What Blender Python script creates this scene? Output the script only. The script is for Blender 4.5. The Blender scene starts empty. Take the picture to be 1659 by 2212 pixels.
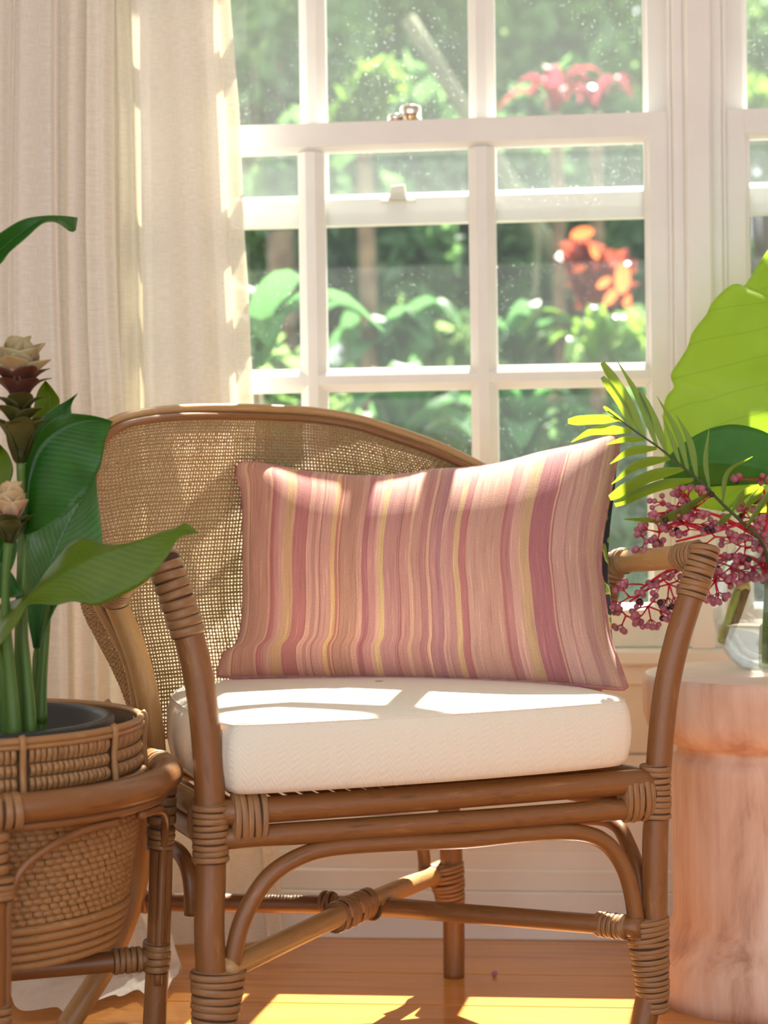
import bpy, math, random
import numpy as np
from mathutils import Matrix, Vector
C = bpy.context.scene.collection
SC = bpy.context.scene
random.seed(7)
RNG = np.random.default_rng(11)
PI = math.pi

# ------------------------------------------------------------------ camera
FPX, CXP, CYP = 4300.0, 829.5, 1106.0          # focal length and centre in photograph pixels (1659 x 2212)
EYE = np.array([0.0, 0.0, 0.812])
YAW, PITCH, ROLL = math.radians(6.2), math.radians(1.41), -0.0145
CAMR = Matrix.Rotation(YAW, 3, 'Z') @ Matrix.Rotation(PI / 2 - PITCH, 3, 'X') @ Matrix.Rotation(ROLL, 3, 'Z')
cd = bpy.data.cameras.new('camera')
cam = bpy.data.objects.new('camera', cd)
C.objects.link(cam)
cam.matrix_world = Matrix.Translation(Vector(EYE)) @ CAMR.to_4x4()
cd.sensor_fit = 'VERTICAL'
cd.sensor_height = 36.0
cd.lens = FPX * 36.0 / 2212.0
cd.clip_start = 0.05
cd.clip_end = 200
cd.dof.use_dof = True
cd.dof.focus_distance = 2.74
cd.dof.aperture_fstop = 3.6
SC.camera = cam

# ------------------------------------------------------------------ light
w = bpy.data.worlds.new('sky')
SC.world = w
w.use_nodes = True
nt = w.node_tree
bg = nt.nodes['Background']
bg.inputs['Color'].default_value = (0.93, 0.96, 1.0, 1)
bg.inputs['Strength'].default_value = 1.25
sl = bpy.data.lights.new('sun', 'SUN')
sl.energy = 17.0
sl.angle = math.radians(0.6)
sl.color = (1.0, 0.93, 0.80)
sun = bpy.data.objects.new('sun', sl)
C.objects.link(sun)
SUN_EL, SUN_AZ = math.radians(55), math.radians(5)          # height, and angle to the right of straight out of the window
SUN_TRAVEL = Vector((-math.sin(SUN_AZ) * math.cos(SUN_EL), -math.cos(SUN_AZ) * math.cos(SUN_EL), -math.sin(SUN_EL)))
sun.rotation_euler = SUN_TRAVEL.to_track_quat('-Z', 'Y').to_euler()
sun.location = (3, 8, 8)
SC.view_settings.view_transform = 'Standard'
SC.view_settings.look = 'None'
SC.view_settings.gamma = 1.0
SC.view_settings.use_curve_mapping = False
SC.view_settings.exposure = 0.72
SC.cycles.max_bounces = 10
SC.cycles.diffuse_bounces = 5
SC.cycles.transparent_max_bounces = 24
SC.cycles.use_denoising = True
SC.cycles.sample_clamp_indirect = 6.0

# ------------------------------------------------------------------ measuring helpers: a pixel of the photograph to a point of the room
RM = np.array(CAMR)
FWD = np.array([-math.sin(YAW), math.cos(YAW), 0.0])
def ray(x, y):
    return RM @ np.array([(x - CXP) / FPX, -(y - CYP) / FPX, -1.0])
def at(x, y, d):
    r = ray(x, y)
    return EYE + r * (d / float(r @ FWD))
def atz(x, y, z):
    r = ray(x, y)
    return EYE + r * ((z - EYE[2]) / r[2])
def aty(x, y, Y):
    r = ray(x, y)
    return EYE + r * (Y / r[1])

# ------------------------------------------------------------------ mesh helpers
ORIG = {}
def V(*a):
    return np.array(a, float)
def spline(pts, n):
    """Catmull-Rom through pts (any dimension), n samples spread evenly along it."""
    P = np.array(pts, float)
    k = len(P)
    if k == 2:
        t = np.linspace(0, 1, n)[:, None]
        return P[0] * (1 - t) + P[1] * t
    E = np.vstack([2 * P[0] - P[1], P, 2 * P[-1] - P[-2]])
    out = []
    m = 24
    for i in range(k - 1):
        p0, p1, p2, p3 = E[i], E[i + 1], E[i + 2], E[i + 3]
        t = np.linspace(0, 1, m, endpoint=False)[:, None]
        out.append(0.5 * ((2 * p1) + (-p0 + p2) * t + (2 * p0 - 5 * p1 + 4 * p2 - p3) * t ** 2 + (-p0 + 3 * p1 - 3 * p2 + p3) * t ** 3))
    out.append(P[-1:])
    Q = np.vstack(out)
    d = np.r_[0, np.cumsum(np.linalg.norm(np.diff(Q, axis=0), axis=1))]
    s = np.linspace(0, d[-1], n)
    return np.stack([np.interp(s, d, Q[:, j]) for j in range(Q.shape[1])], 1)
def nrm(v):
    v = np.asarray(v, float)
    return v / (np.linalg.norm(v) + 1e-12)
def frames(P, closed=False, up=None):
    n = len(P)
    if closed:
        T = np.roll(P, -1, 0) - np.roll(P, 1, 0)
    else:
        T = np.gradient(P, axis=0)
    T = T / (np.linalg.norm(T, axis=1)[:, None] + 1e-12)
    ref = up if up is not None else (V(0, 0, 1) if abs(T[0][2]) < 0.9 else V(1, 0, 0))
    N = np.zeros_like(P)
    a = nrm(ref - T[0] * (ref @ T[0]))
    N[0] = a
    for i in range(1, n):
        if up is not None:
            q = up - T[i] * (up @ T[i])
        else:
            q = N[i - 1] - T[i] * (N[i - 1] @ T[i])
        N[i] = nrm(q)
    B = np.cross(T, N)
    return T, N, B

class MB:
    """Collects shapes and links them as ONE mesh object."""
    def __init__(s):
        s.v, s.f, s.uv, s.n, s.second = [], [], [], 0, set()
    def add(s, verts, faces, uvs=None):
        verts = np.asarray(verts, float).reshape(-1, 3)
        s.v.append(verts)
        for i, f in enumerate(faces):
            s.f.append([int(a) + s.n for a in f])
            s.uv.append(uvs[i] if uvs is not None else None)
        s.n += len(verts)
    def tube(s, pts, r, seg=12, caps=True, closed=False, n=None, ell=1.0, up=None):
        P = np.array(pts, float)
        if n:
            P = spline(P, n)
        k = len(P)
        R = np.full(k, r, float) if np.isscalar(r) else (spline(np.array(r, float)[:, None], k)[:, 0] if len(r) != k else np.array(r, float))
        T, N, B = frames(P, closed, up)
        a = np.linspace(0, 2 * PI, seg, endpoint=False)
        vs = P[:, None, :] + R[:, None, None] * (np.cos(a)[None, :, None] * N[:, None, :] + ell * np.sin(a)[None, :, None] * B[:, None, :])
        L = np.r_[0, np.cumsum(np.linalg.norm(np.diff(P, axis=0), axis=1))]
        fs, uv = [], []
        rows = k if closed else k - 1
        for i in range(rows):
            i2 = (i + 1) % k
            l1, l2 = L[i], (L[i2] if i2 > i else L[i] + 0.01)
            for j in range(seg):
                j2 = (j + 1) % seg
                fs.append((i * seg + j, i * seg + j2, i2 * seg + j2, i2 * seg + j))
                uv.append([(l1, j / seg), (l1, (j + 1) / seg), (l2, (j + 1) / seg), (l2, j / seg)])
        if caps and not closed:
            fs.append(tuple(range(seg - 1, -1, -1))); uv.append(None)
            fs.append(tuple((k - 1) * seg + j for j in range(seg))); uv.append(None)
        s.add(vs, fs, uv)
    def box(s, lo, hi, chamfer=0.0):
        x0, y0, z0 = lo; x1, y1, z1 = hi
        c = chamfer
        if c <= 0:
            vs = [(x, y, z) for z in (z0, z1) for y in (y0, y1) for x in (x0, x1)]
            s.add(vs, [(0, 2, 3, 1), (4, 5, 7, 6), (0, 1, 5, 4), (2, 6, 7, 3), (0, 4, 6, 2), (1, 3, 7, 5)])
            return
        vs, idx = [], {}
        for ix, x in enumerate((x0, x1)):
            for iy, y in enumerate((y0, y1)):
                for iz, z in enumerate((z0, z1)):
                    sx, sy, sz = (1, -1)[ix], (1, -1)[iy], (1, -1)[iz]
                    for ax in range(3):
                        p = [x + sx * c, y + sy * c, z + sz * c]
                        p[ax] = (x, y, z)[ax]
                        idx[(ix, iy, iz, ax)] = len(vs)
                        vs.append(p)
        fs = []
        for ax in range(3):
            o = [i for i in range(3) if i != ax]
            for sgn in (0, 1):
                q = []
                for a, b in ((0, 0), (1, 0), (1, 1), (0, 1)):
                    k = [0, 0, 0]; k[ax] = sgn; k[o[0]] = a; k[o[1]] = b
                    q.append(idx[(k[0], k[1], k[2], ax)])
                fs.append(q)
        for ax in range(3):
            o = [i for i in range(3) if i != ax]
            for a in (0, 1):
                for b in (0, 1):
                    k0 = [0, 0, 0]; k1 = [0, 0, 0]
                    k0[ax] = 0; k1[ax] = 1
                    for k in (k0, k1):
                        k[o[0]] = a; k[o[1]] = b
                    fs.append([idx[(*k0, o[0])], idx[(*k1, o[0])], idx[(*k1, o[1])], idx[(*k0, o[1])]])
        for ix in (0, 1):
            for iy in (0, 1):
                for iz in (0, 1):
                    fs.append([idx[(ix, iy, iz, 0)], idx[(ix, iy, iz, 1)], idx[(ix, iy, iz, 2)]])
        s.add(vs, fs)
    def grid(s, G, uv=None, wrap=False):
        """G: (a, b, 3) array of points."""
        a, b = G.shape[:2]
        fs, us = [], []
        for i in range(a - 1):
            for j in range(b if wrap else b - 1):
                j2 = (j + 1) % b
                fs.append((i * b + j, i * b + j2, (i + 1) * b + j2, (i + 1) * b + j))
                if uv is None:
                    u = lambda p, q: (p / (a - 1), q / (b - 1 if not wrap else b))
                    us.append([u(i, j), u(i, j + 1), u(i + 1, j + 1), u(i + 1, j)])
                else:
                    us.append([tuple(uv[i, j]), tuple(uv[i, j2]), tuple(uv[i + 1, j2]), tuple(uv[i + 1, j])])
        s.add(G.reshape(-1, 3), fs, us)
    def lathe(s, prof, centre, seg=48):
        """prof: (r, z) pairs."""
        c = np.array(centre, float)
        a = np.linspace(0, 2 * PI, seg, endpoint=False)
        G = np.array([[(c[0] + r * math.cos(t), c[1] + r * math.sin(t), c[2] + z) for t in a] for r, z in prof])
        n = len(prof)
        L = np.r_[0, np.cumsum([math.hypot(prof[i + 1][0] - prof[i][0], prof[i + 1][1] - prof[i][1]) for i in range(n - 1)])]
        fs, us = [], []
        for i in range(n - 1):
            for j in range(seg):
                j2 = (j + 1) % seg
                fs.append((i * seg + j, i * seg + j2, (i + 1) * seg + j2, (i + 1) * seg + j))
                us.append([(j / seg, L[i]), ((j + 1) / seg, L[i]), ((j + 1) / seg, L[i + 1]), (j / seg, L[i + 1])])
        s.add(G.reshape(-1, 3), fs, us)
    def wraps(s, path, a, b, n, up=None, thick=0.0015, tilt=0.05, seg=20, gap=0.93, core=True):
        """n turns of flat cane wound round a path; a, b: half sizes (numbers or start/end pairs) of the ellipse along 'up' and across it."""
        P = np.array(path, float)
        P = spline(P, max(n * 3 + 1, 8))
        T, N, B = frames(P, False, up)
        d = np.r_[0, np.cumsum(np.linalg.norm(np.diff(P, axis=0), axis=1))]
        L = d[-1]
        pitch = L / n
        A = (a, a) if np.isscalar(a) else a
        Bb = (b, b) if np.isscalar(b) else b
        if core:                                             # filler core, coloured dark for the shade between the turns
            m_ = len(P); G = np.zeros((m_ + 2, 20, 3)); an = np.linspace(0, 2 * PI, 20, endpoint=False)
            for i in range(m_):
                f_ = d[i] / L; ra = A[0] + (A[1] - A[0]) * f_; rb = Bb[0] + (Bb[1] - Bb[0]) * f_
                G[i + 1] = P[i] + np.cos(an)[:, None] * N[i] * (ra - 0.0002) + np.sin(an)[:, None] * B[i] * (rb - 0.0002)
            G[0] = P[0] - T[0] * 0.0012 + (G[1] - P[0]) * 0.02; G[-1] = P[-1] + T[-1] * 0.0012 + (G[-2] - P[-1]) * 0.02
            f0 = len(s.f); s.grid(G, wrap=True); s.second.update(range(f0 + 20, len(s.f) - 20))
        for k in range(n):
            t = (k + 0.5) / n
            x = t * L
            I = lambda M: np.array([np.interp(x, d, M[:, j]) for j in range(3)])
            c, Tt, Nn, Bn = I(P), nrm(I(T)), nrm(I(N)), nrm(I(B))
            ra = A[0] + (A[1] - A[0]) * t; rb = Bb[0] + (Bb[1] - Bb[0]) * t
            j1 = random.uniform(-1, 1) * tilt; j2 = random.uniform(-1, 1) * tilt
            jr = random.uniform(-0.0004, 0.0007)
            hw = pitch * gap * 0.5 * random.uniform(0.9, 1.05)
            th = thick * random.uniform(0.85, 1.15)
            prof = [(-hw, -0.0006), (-hw * 0.88, th * 0.62), (-hw * 0.5, th), (hw * 0.5, th), (hw * 0.88, th * 0.62), (hw, -0.0006)]
            ang = np.linspace(0, 2 * PI, seg, endpoint=False) + random.random()
            G = np.zeros((seg, len(prof), 3))
            uv = np.zeros((seg, len(prof), 2))
            o = random.random() * 3
            for i, t_ in enumerate(ang):
                ca, sa = math.cos(t_), math.sin(t_)
                out = nrm(ca / max(ra, 1e-4) * Nn + sa / max(rb, 1e-4) * Bn)
                base = c + ra * ca * Nn + rb * sa * Bn
                sh = (j1 * ra * ca + j2 * rb * sa)
                for q, (u_, v_) in enumerate(prof):
                    G[i, q] = base + Tt * (u_ + sh) + out * (v_ + jr)
                    uv[i, q] = (o + i / seg * 2 * PI * ra, q / 6)
            fs, us = [], []
            m = len(prof)
            for i in range(seg):
                i2 = (i + 1) % seg
                for q in range(m - 1):
                    fs.append((i * m + q, i2 * m + q, i2 * m + q + 1, i * m + q + 1))
                    us.append([tuple(uv[i, q]), tuple(uv[i2, q]), tuple(uv[i2, q + 1]), tuple(uv[i, q + 1])])
            s.add(G.reshape(-1, 3), fs, us)
    def build(s, name, mat, parent=None, smooth=True, kind=None):
        vs = np.vstack(s.v)
        o = np.zeros(3)
        if parent is not None:
            o = ORIG[parent.name]
        me = bpy.data.meshes.new(name)
        me.from_pydata((vs - o).tolist(), [], s.f)
        if any(u is not None for u in s.uv):
            uvl = me.uv_layers.new(name='UVMap')
            flat = []
            for f, u in zip(s.f, s.uv):
                if u is None:
                    flat.extend([(0.0, 0.0)] * len(f))
                else:
                    flat.extend(u)
            uvl.data.foreach_set('uv', np.array(flat, dtype=np.float32).ravel())
        o_ = finish(name, me, mat, parent, smooth, kind)
        if s.second:
            me.materials.append(bpy.data.materials['binding_gap_shade'])
            me.polygons.foreach_set('material_index', [1 if i in s.second else 0 for i in range(len(s.f))])
        return o_

def finish(name, me, mat, parent=None, smooth=True, kind=None):
    me.materials.append(mat)
    me.polygons.foreach_set('use_smooth', [bool(smooth)] * len(me.polygons))
    me.update()
    ob = bpy.data.objects.new(name, me)
    C.objects.link(ob)
    if parent is not None:
        ob.parent = parent
        ORIG[ob.name] = ORIG[parent.name]
    else:
        ORIG[ob.name] = np.zeros(3)
    if kind:
        ob['kind'] = kind
    return ob

def np_mesh(name, verts, faces, mat, parent=None, smooth=True, kind=None, uv=None):
    """Large meshes: verts (n,3), faces (m,k) all of one size."""
    o = ORIG[parent.name] if parent is not None else np.zeros(3)
    verts = np.asarray(verts, np.float32) - o.astype(np.float32)
    faces = np.asarray(faces, np.int32)
    me = bpy.data.meshes.new(name)
    me.vertices.add(len(verts)); me.vertices.foreach_set('co', verts.ravel())
    m, k = faces.shape
    me.loops.add(m * k); me.loops.foreach_set('vertex_index', faces.ravel())
    me.polygons.add(m); me.polygons.foreach_set('loop_start', np.arange(0, m * k, k, dtype=np.int32))
    me.update(calc_edges=True)
    if uv is not None:
        l = me.uv_layers.new(name='UVMap')
        l.data.foreach_set('uv', np.asarray(uv, np.float32)[faces.ravel()].ravel())
    me.validate()
    return finish(name, me, mat, parent, smooth, kind)

def thing(name, label, cat, loc=(0, 0, 0), group=None):
    o = bpy.data.objects.new(name, None)
    C.objects.link(o)
    o.location = tuple(float(a) for a in loc)
    o.empty_display_size = 0.05
    ORIG[o.name] = np.array(loc, float)
    return tag(o, label, cat, group)
def tag(o, label, cat, group=None):
    o['label'] = label; o['category'] = cat
    if group:
        o['group'] = group
    return o
def struct(o):
    o['kind'] = 'structure'
    return o
def node(name, loc=(0, 0, 0)):
    o = bpy.data.objects.new(name, None)
    C.objects.link(o); o.location = tuple(loc); ORIG[o.name] = np.array(loc, float)
    return struct(o)
def share(name, me, mat_unused, parent, loc, rot=None, scale=None):
    o = bpy.data.objects.new(name, me)
    C.objects.link(o)
    o.parent = parent
    o.location = tuple(np.array(loc, float) - ORIG[parent.name])
    if rot is not None: o.rotation_euler = rot
    if scale is not None: o.scale = scale
    return o

# ------------------------------------------------------------------ materials
def mat(name):
    m = bpy.data.materials.new(name)
    m.use_nodes = True
    n = m.node_tree.nodes; n.clear()
    out = n.new('ShaderNodeOutputMaterial')
    return m, m.node_tree, out
def N(t, kind, **kw):
    n = t.nodes.new(kind)
    for k, v in kw.items():
        if k in n.inputs:
            n.inputs[k].default_value = v
        else:
            setattr(n, k, v)
    return n
def ramp(t, stops, interp='LINEAR'):
    r = t.nodes.new('ShaderNodeValToRGB')
    e = r.color_ramp
    e.interpolation = interp
    e.elements[0].position = stops[0][0]; e.elements[0].color = (*stops[0][1], 1)
    e.elements[1].position = stops[-1][0]; e.elements[1].color = (*stops[-1][1], 1)
    for p, c in stops[1:-1]:
        x = e.elements.new(p); x.color = (*c, 1)
    return r
def lin(r, g, b):
    f = lambda c: (c / 255 / 12.92) if c / 255 <= 0.04045 else ((c / 255 + 0.055) / 1.055) ** 2.4
    return (f(r), f(g), f(b))
def simple(name, col, rough=0.5, noise=None, bump=0.0, scale=20.0, spec=0.5, coords='Object', stretch=(1, 1, 1), coat=0.0, metal=0.0):
    """Principled with an optional two-colour noise and bump."""
    m, t, out = mat(name)
    p = N(t, 'ShaderNodeBsdfPrincipled', Roughness=rough)
    p.inputs['Specular IOR Level'].default_value = spec
    p.inputs['Coat Weight'].default_value = coat
    p.inputs['Metallic'].default_value = metal
    t.links.new(p.outputs[0], out.inputs[0])
    p.inputs['Base Color'].default_value = (*col, 1)
    if noise is not None or bump:
        tc = N(t, 'ShaderNodeTexCoord')
        mp = N(t, 'ShaderNodeMapping'); mp.inputs['Scale'].default_value = stretch
        t.links.new(tc.outputs[coords], mp.inputs[0])
        nz = N(t, 'ShaderNodeTexNoise', Scale=scale, Detail=5.0)
        t.links.new(mp.outputs[0], nz.inputs['Vector'])
        if noise is not None:
            r = ramp(t, [(0.35, col), (0.65, noise)])
            t.links.new(nz.outputs['Fac'], r.inputs[0]); t.links.new(r.outputs[0], p.inputs['Base Color'])
        if bump:
            b = N(t, 'ShaderNodeBump', Strength=bump, Distance=0.002)
            t.links.new(nz.outputs['Fac'], b.inputs['Height']); t.links.new(b.outputs[0], p.inputs['Normal'])
    return m
def cane(name, dark, mid, light, rough=0.38, su=14.0, sv=9.0, coat=0.15):
    """Rattan: streaks that run along the cane (UV u = metres along, v = round)."""
    m, t, out = mat(name)
    p = N(t, 'ShaderNodeBsdfPrincipled', Roughness=rough)
    p.inputs['Coat Weight'].default_value = coat
    p.inputs['Coat Roughness'].default_value = 0.25
    t.links.new(p.outputs[0], out.inputs[0])
    tc = N(t, 'ShaderNodeTexCoord')
    mp = N(t, 'ShaderNodeMapping'); mp.inputs['Scale'].default_value = (su, sv, 1)
    t.links.new(tc.outputs['UV'], mp.inputs[0])
    oi = N(t, 'ShaderNodeObjectInfo')
    ad = N(t, 'ShaderNodeVectorMath', operation='ADD')
    cx = N(t, 'ShaderNodeCombineXYZ')
    mu = N(t, 'ShaderNodeMath', operation='MULTIPLY'); mu.inputs[1].default_value = 37.0
    t.links.new(oi.outputs['Random'], mu.inputs[0]); t.links.new(mu.outputs[0], cx.inputs[2])
    t.links.new(mp.outputs[0], ad.inputs[0]); t.links.new(cx.outputs[0], ad.inputs[1])
    n1 = N(t, 'ShaderNodeTexNoise', Scale=1.0, Detail=6.0, Roughness=0.62)
    t.links.new(ad.outputs[0], n1.inputs['Vector'])
    r = ramp(t, [(0.22, dark), (0.42, mid), (0.58, mid), (0.78, light)])
    t.links.new(n1.outputs['Fac'], r.inputs[0])
    mp2 = N(t, 'ShaderNodeMapping'); mp2.inputs['Scale'].default_value = (su * 2.5, sv * 6, 1)
    t.links.new(tc.outputs['UV'], mp2.inputs[0])
    n2 = N(t, 'ShaderNodeTexNoise', Scale=1.0, Detail=3.0)
    t.links.new(mp2.outputs[0], n2.inputs['Vector'])
    sp = ramp(t, [(0.66, (0, 0, 0)), (0.72, (1, 1, 1))])
    t.links.new(n2.outputs['Fac'], sp.inputs[0])
    mx = N(t, 'ShaderNodeMix', data_type='RGBA'); mx.blend_type = 'MULTIPLY'
    t.links.new(sp.outputs[0], mx.inputs[0]); t.links.new(r.outputs[0], mx.inputs[6]); mx.inputs[7].default_value = (0.45, 0.4, 0.36, 1)
    t.links.new(mx.outputs[2], p.inputs['Base Color'])
    b = N(t, 'ShaderNodeBump', Strength=0.18, Distance=0.002)
    t.links.new(n1.outputs['Fac'], b.inputs['Height']); t.links.new(b.outputs[0], p.inputs['Normal'])
    return m
def leafmat(name, col, col2, trans, tw=0.45, rough=0.35, vein=None, vs=(1, 26, 1), spec=0.5, bump=0.15):
    """Leaf: gloss on top, light shining through; veins from the UV map (u along the leaf, v across)."""
    m, t, out = mat(name)
    p = N(t, 'ShaderNodeBsdfPrincipled', Roughness=rough)
    p.inputs['Specular IOR Level'].default_value = spec
    tr = N(t, 'ShaderNodeBsdfTranslucent'); tr.inputs[0].default_value = (*trans, 1)
    ms = N(t, 'ShaderNodeMixShader'); ms.inputs[0].default_value = tw
    t.links.new(p.outputs[0], ms.inputs[1]); t.links.new(tr.outputs[0], ms.inputs[2]); t.links.new(ms.outputs[0], out.inputs[0])
    tc = N(t, 'ShaderNodeTexCoord')
    nz = N(t, 'ShaderNodeTexNoise', Scale=6.0, Detail=4.0)
    t.links.new(tc.outputs['UV'], nz.inputs['Vector'])
    r = ramp(t, [(0.35, col), (0.65, col2)])
    t.links.new(nz.outputs['Fac'], r.inputs[0])
    colout = r.outputs[0]
    if vein is not None:
        # |v-0.5| and u combined into slanting side veins
        sx = N(t, 'ShaderNodeSeparateXYZ'); t.links.new(tc.outputs['UV'], sx.inputs[0])
        a = N(t, 'ShaderNodeMath', operation='SUBTRACT'); a.inputs[1].default_value = 0.5; t.links.new(sx.outputs[1], a.inputs[0])
        ab = N(t, 'ShaderNodeMath', operation='ABSOLUTE'); t.links.new(a.outputs[0], ab.inputs[0])
        k = N(t, 'ShaderNodeMath', operation='MULTIPLY'); k.inputs[1].default_value = vein[0]; t.links.new(ab.outputs[0], k.inputs[0])
        s = N(t, 'ShaderNodeMath', operation='SUBTRACT'); t.links.new(sx.outputs[0], s.inputs[0]); t.links.new(k.outputs[0], s.inputs[1])
        q = N(t, 'ShaderNodeMath', operation='MULTIPLY'); q.inputs[1].default_value = vein[1]; t.links.new(s.outputs[0], q.inputs[0])
        fr = N(t, 'ShaderNodeMath', operation='FRACT'); t.links.new(q.outputs[0], fr.inputs[0])
        h = N(t, 'ShaderNodeMath', operation='SUBTRACT'); h.inputs[1].default_value = 0.5; t.links.new(fr.outputs[0], h.inputs[0])
        ha = N(t, 'ShaderNodeMath', operation='ABSOLUTE'); t.links.new(h.outputs[0], ha.inputs[0])
        vr = ramp(t, [(0.0, (1, 1, 1)), (vein[2], (0, 0, 0))])
        t.links.new(ha.outputs[0], vr.inputs[0])
        mr = ramp(t, [(0.0, (1, 1, 1)), (0.018, (0, 0, 0))])
        t.links.new(ab.outputs[0], mr.inputs[0])
        mxv = N(t, 'ShaderNodeMath', operation='MAXIMUM')
        t.links.new(vr.outputs[0], mxv.inputs[0]); t.links.new(mr.outputs[0], mxv.inputs[1])
        sc = N(t, 'ShaderNodeMath', operation='MULTIPLY'); sc.inputs[1].default_value = vein[3]; t.links.new(mxv.outputs[0], sc.inputs[0])
        mx = N(t, 'ShaderNodeMix', data_type='RGBA')
        t.links.new(sc.outputs[0], mx.inputs[0]); t.links.new(colout, mx.inputs[6]); mx.inputs[7].default_value = (*vein[4], 1)
        colout = mx.outputs[2]
        tmx = N(t, 'ShaderNodeMix', data_type='RGBA'); tmx.blend_type = 'MULTIPLY'
        t.links.new(sc.outputs[0], tmx.inputs[0]); tmx.inputs[6].default_value = (*trans, 1); tmx.inputs[7].default_value = (0.55, 0.6, 0.4, 1)
        t.links.new(tmx.outputs[2], tr.inputs[0])
        bm = N(t, 'ShaderNodeBump', Strength=bump, Distance=0.003); t.links.new(ha.outputs[0], bm.inputs['Height']); t.links.new(bm.outputs[0], p.inputs['Normal'])
    t.links.new(colout, p.inputs['Base Color'])
    return m

# ------------------------------------------------------------------ the room
def paint(name, col, r=0.45):
    return simple(name, col, r, noise=tuple(c * 0.96 for c in col), bump=0.04, scale=14.0)
M_WHITE = paint('white_gloss_paint', (0.84, 0.825, 0.79), 0.38)
M_WALL = paint('cream_wall_paint', (0.83, 0.80, 0.75), 0.5)
M_CEIL = paint('ceiling_paint', (0.86, 0.85, 0.83), 0.7)
M_DARK = simple('dark_void', (0.03, 0.02, 0.015), 0.9)
def floor_mat():
    m, t, out = mat('varnished_pine')
    p = N(t, 'ShaderNodeBsdfPrincipled', Roughness=0.22)
    p.inputs['Coat Weight'].default_value = 0.25
    p.inputs['Coat Roughness'].default_value = 0.12
    t.links.new(p.outputs[0], out.inputs[0])
    tc = N(t, 'ShaderNodeTexCoord'); oi = N(t, 'ShaderNodeObjectInfo')
    mu = N(t, 'ShaderNodeMath', operation='MULTIPLY'); mu.inputs[1].default_value = 53.0
    t.links.new(oi.outputs['Random'], mu.inputs[0])
    cx = N(t, 'ShaderNodeCombineXYZ'); t.links.new(mu.outputs[0], cx.inputs[0]); t.links.new(mu.outputs[0], cx.inputs[2])
    ad = N(t, 'ShaderNodeVectorMath', operation='ADD'); t.links.new(tc.outputs['Object'], ad.inputs[0]); t.links.new(cx.outputs[0], ad.inputs[1])
    mp = N(t, 'ShaderNodeMapping'); mp.inputs['Scale'].default_value = (1.3, 12, 1); t.links.new(ad.outputs[0], mp.inputs[0])
    wv = N(t, 'ShaderNodeTexNoise', Scale=1.6, Detail=3.0, Distortion=0.6); t.links.new(mp.outputs[0], wv.inputs['Vector'])
    mp2 = N(t, 'ShaderNodeMapping'); mp2.inputs['Scale'].default_value = (3, 90, 1); t.links.new(ad.outputs[0], mp2.inputs[0])
    n2 = N(t, 'ShaderNodeTexNoise', Scale=1.0, Detail=4.0); t.links.new(mp2.outputs[0], n2.inputs['Vector'])
    mxf = N(t, 'ShaderNodeMix', data_type='FLOAT'); mxf.inputs[0].default_value = 0.35
    t.links.new(wv.outputs['Fac'], mxf.inputs[2]); t.links.new(n2.outputs['Fac'], mxf.inputs[3])
    r = ramp(t, [(0.30, (0.40, 0.135, 0.028)), (0.46, (0.60, 0.245, 0.055)), (0.62, (0.66, 0.29, 0.075)), (0.75, (0.52, 0.195, 0.042))])
    t.links.new(mxf.outputs[0], r.inputs[0])
    # knots
    mp3 = N(t, 'ShaderNodeMapping'); mp3.inputs['Scale'].default_value = (3.2, 9, 1); t.links.new(ad.outputs[0], mp3.inputs[0])
    vo = N(t, 'ShaderNodeTexVoronoi', Scale=1.0); t.links.new(mp3.outputs[0], vo.inputs['Vector'])
    kr = ramp(t, [(0.03, (1, 1, 1)), (0.10, (0, 0, 0))]); t.links.new(vo.outputs['Distance'], kr.inputs[0])
    mx = N(t, 'ShaderNodeMix', data_type='RGBA'); t.links.new(kr.outputs[0], mx.inputs[0]); t.links.new(r.outputs[0], mx.inputs[6]); mx.inputs[7].default_value = (0.22, 0.06, 0.02, 1)
    t.links.new(mx.outputs[2], p.inputs['Base Color'])
    b = N(t, 'ShaderNodeBump', Strength=0.05, Distance=0.002); t.links.new(mxf.outputs[0], b.inputs['Height']); t.links.new(b.outputs[0], p.inputs['Normal'])
    return m
M_FLOOR = floor_mat()
XL, XR, YB, ZC = -2.6, 2.4, -1.2, 2.55
YSK, YWL = 3.365, 3.378
b = MB(); b.box((XL - 0.1, YB, -0.06), (XR + 0.1, 3.6, -0.022)); floor = struct(b.build('floor', M_DARK, smooth=False))
s0 = float(atz(1000, 2038, 0)[1])
edges = [3.40, s0, float(atz(1000, 2104, 0)[1]), float(atz(1000, 2172, 0)[1])]
while edges[-1] > YB + 0.2:
    edges.append(edges[-1] - 0.148)
for a_, b_ in zip(edges[:-1], edges[1:]):
    m_ = MB(); m_.box((XL, b_ + 0.0012, -0.022), (XR, a_ - 0.0012, 0.0), 0.0015)
    m_.build('floor_board', M_FLOOR, floor, smooth=False)
# window wall: below the sill, above the heads, with the openings left free
def XP(px, py=560, Y=3.385): return float(aty(px, py, Y)[0])
def ZP(py, px=1030, Y=3.385): return float(aty(px, py, Y)[2])
Z_SILL = ZP(1400); Z_HEAD = ZP(-655)
b = MB()
b.box((XL - 0.12, YWL, 0), (XR + 0.12, 3.52, Z_SILL - 0.02)); b.box((XL - 0.12, YWL, Z_HEAD + 0.05), (XR + 0.12, 3.52, ZC + 0.1))
PITCH_W = XP(1563) - XP(277)
xw0 = XP(277) - PITCH_W - 0.08; xw1 = XP(1453) + PITCH_W + 0.08
b.box((XL - 0.12, YWL, Z_SILL - 0.02), (xw0, 3.52, Z_HEAD + 0.05)); b.box((xw1, YWL, Z_SILL - 0.02), (XR + 0.12, 3.52, Z_HEAD + 0.05))
wall = struct(b.build('wall_back', M_WALL, smooth=False))
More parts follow.
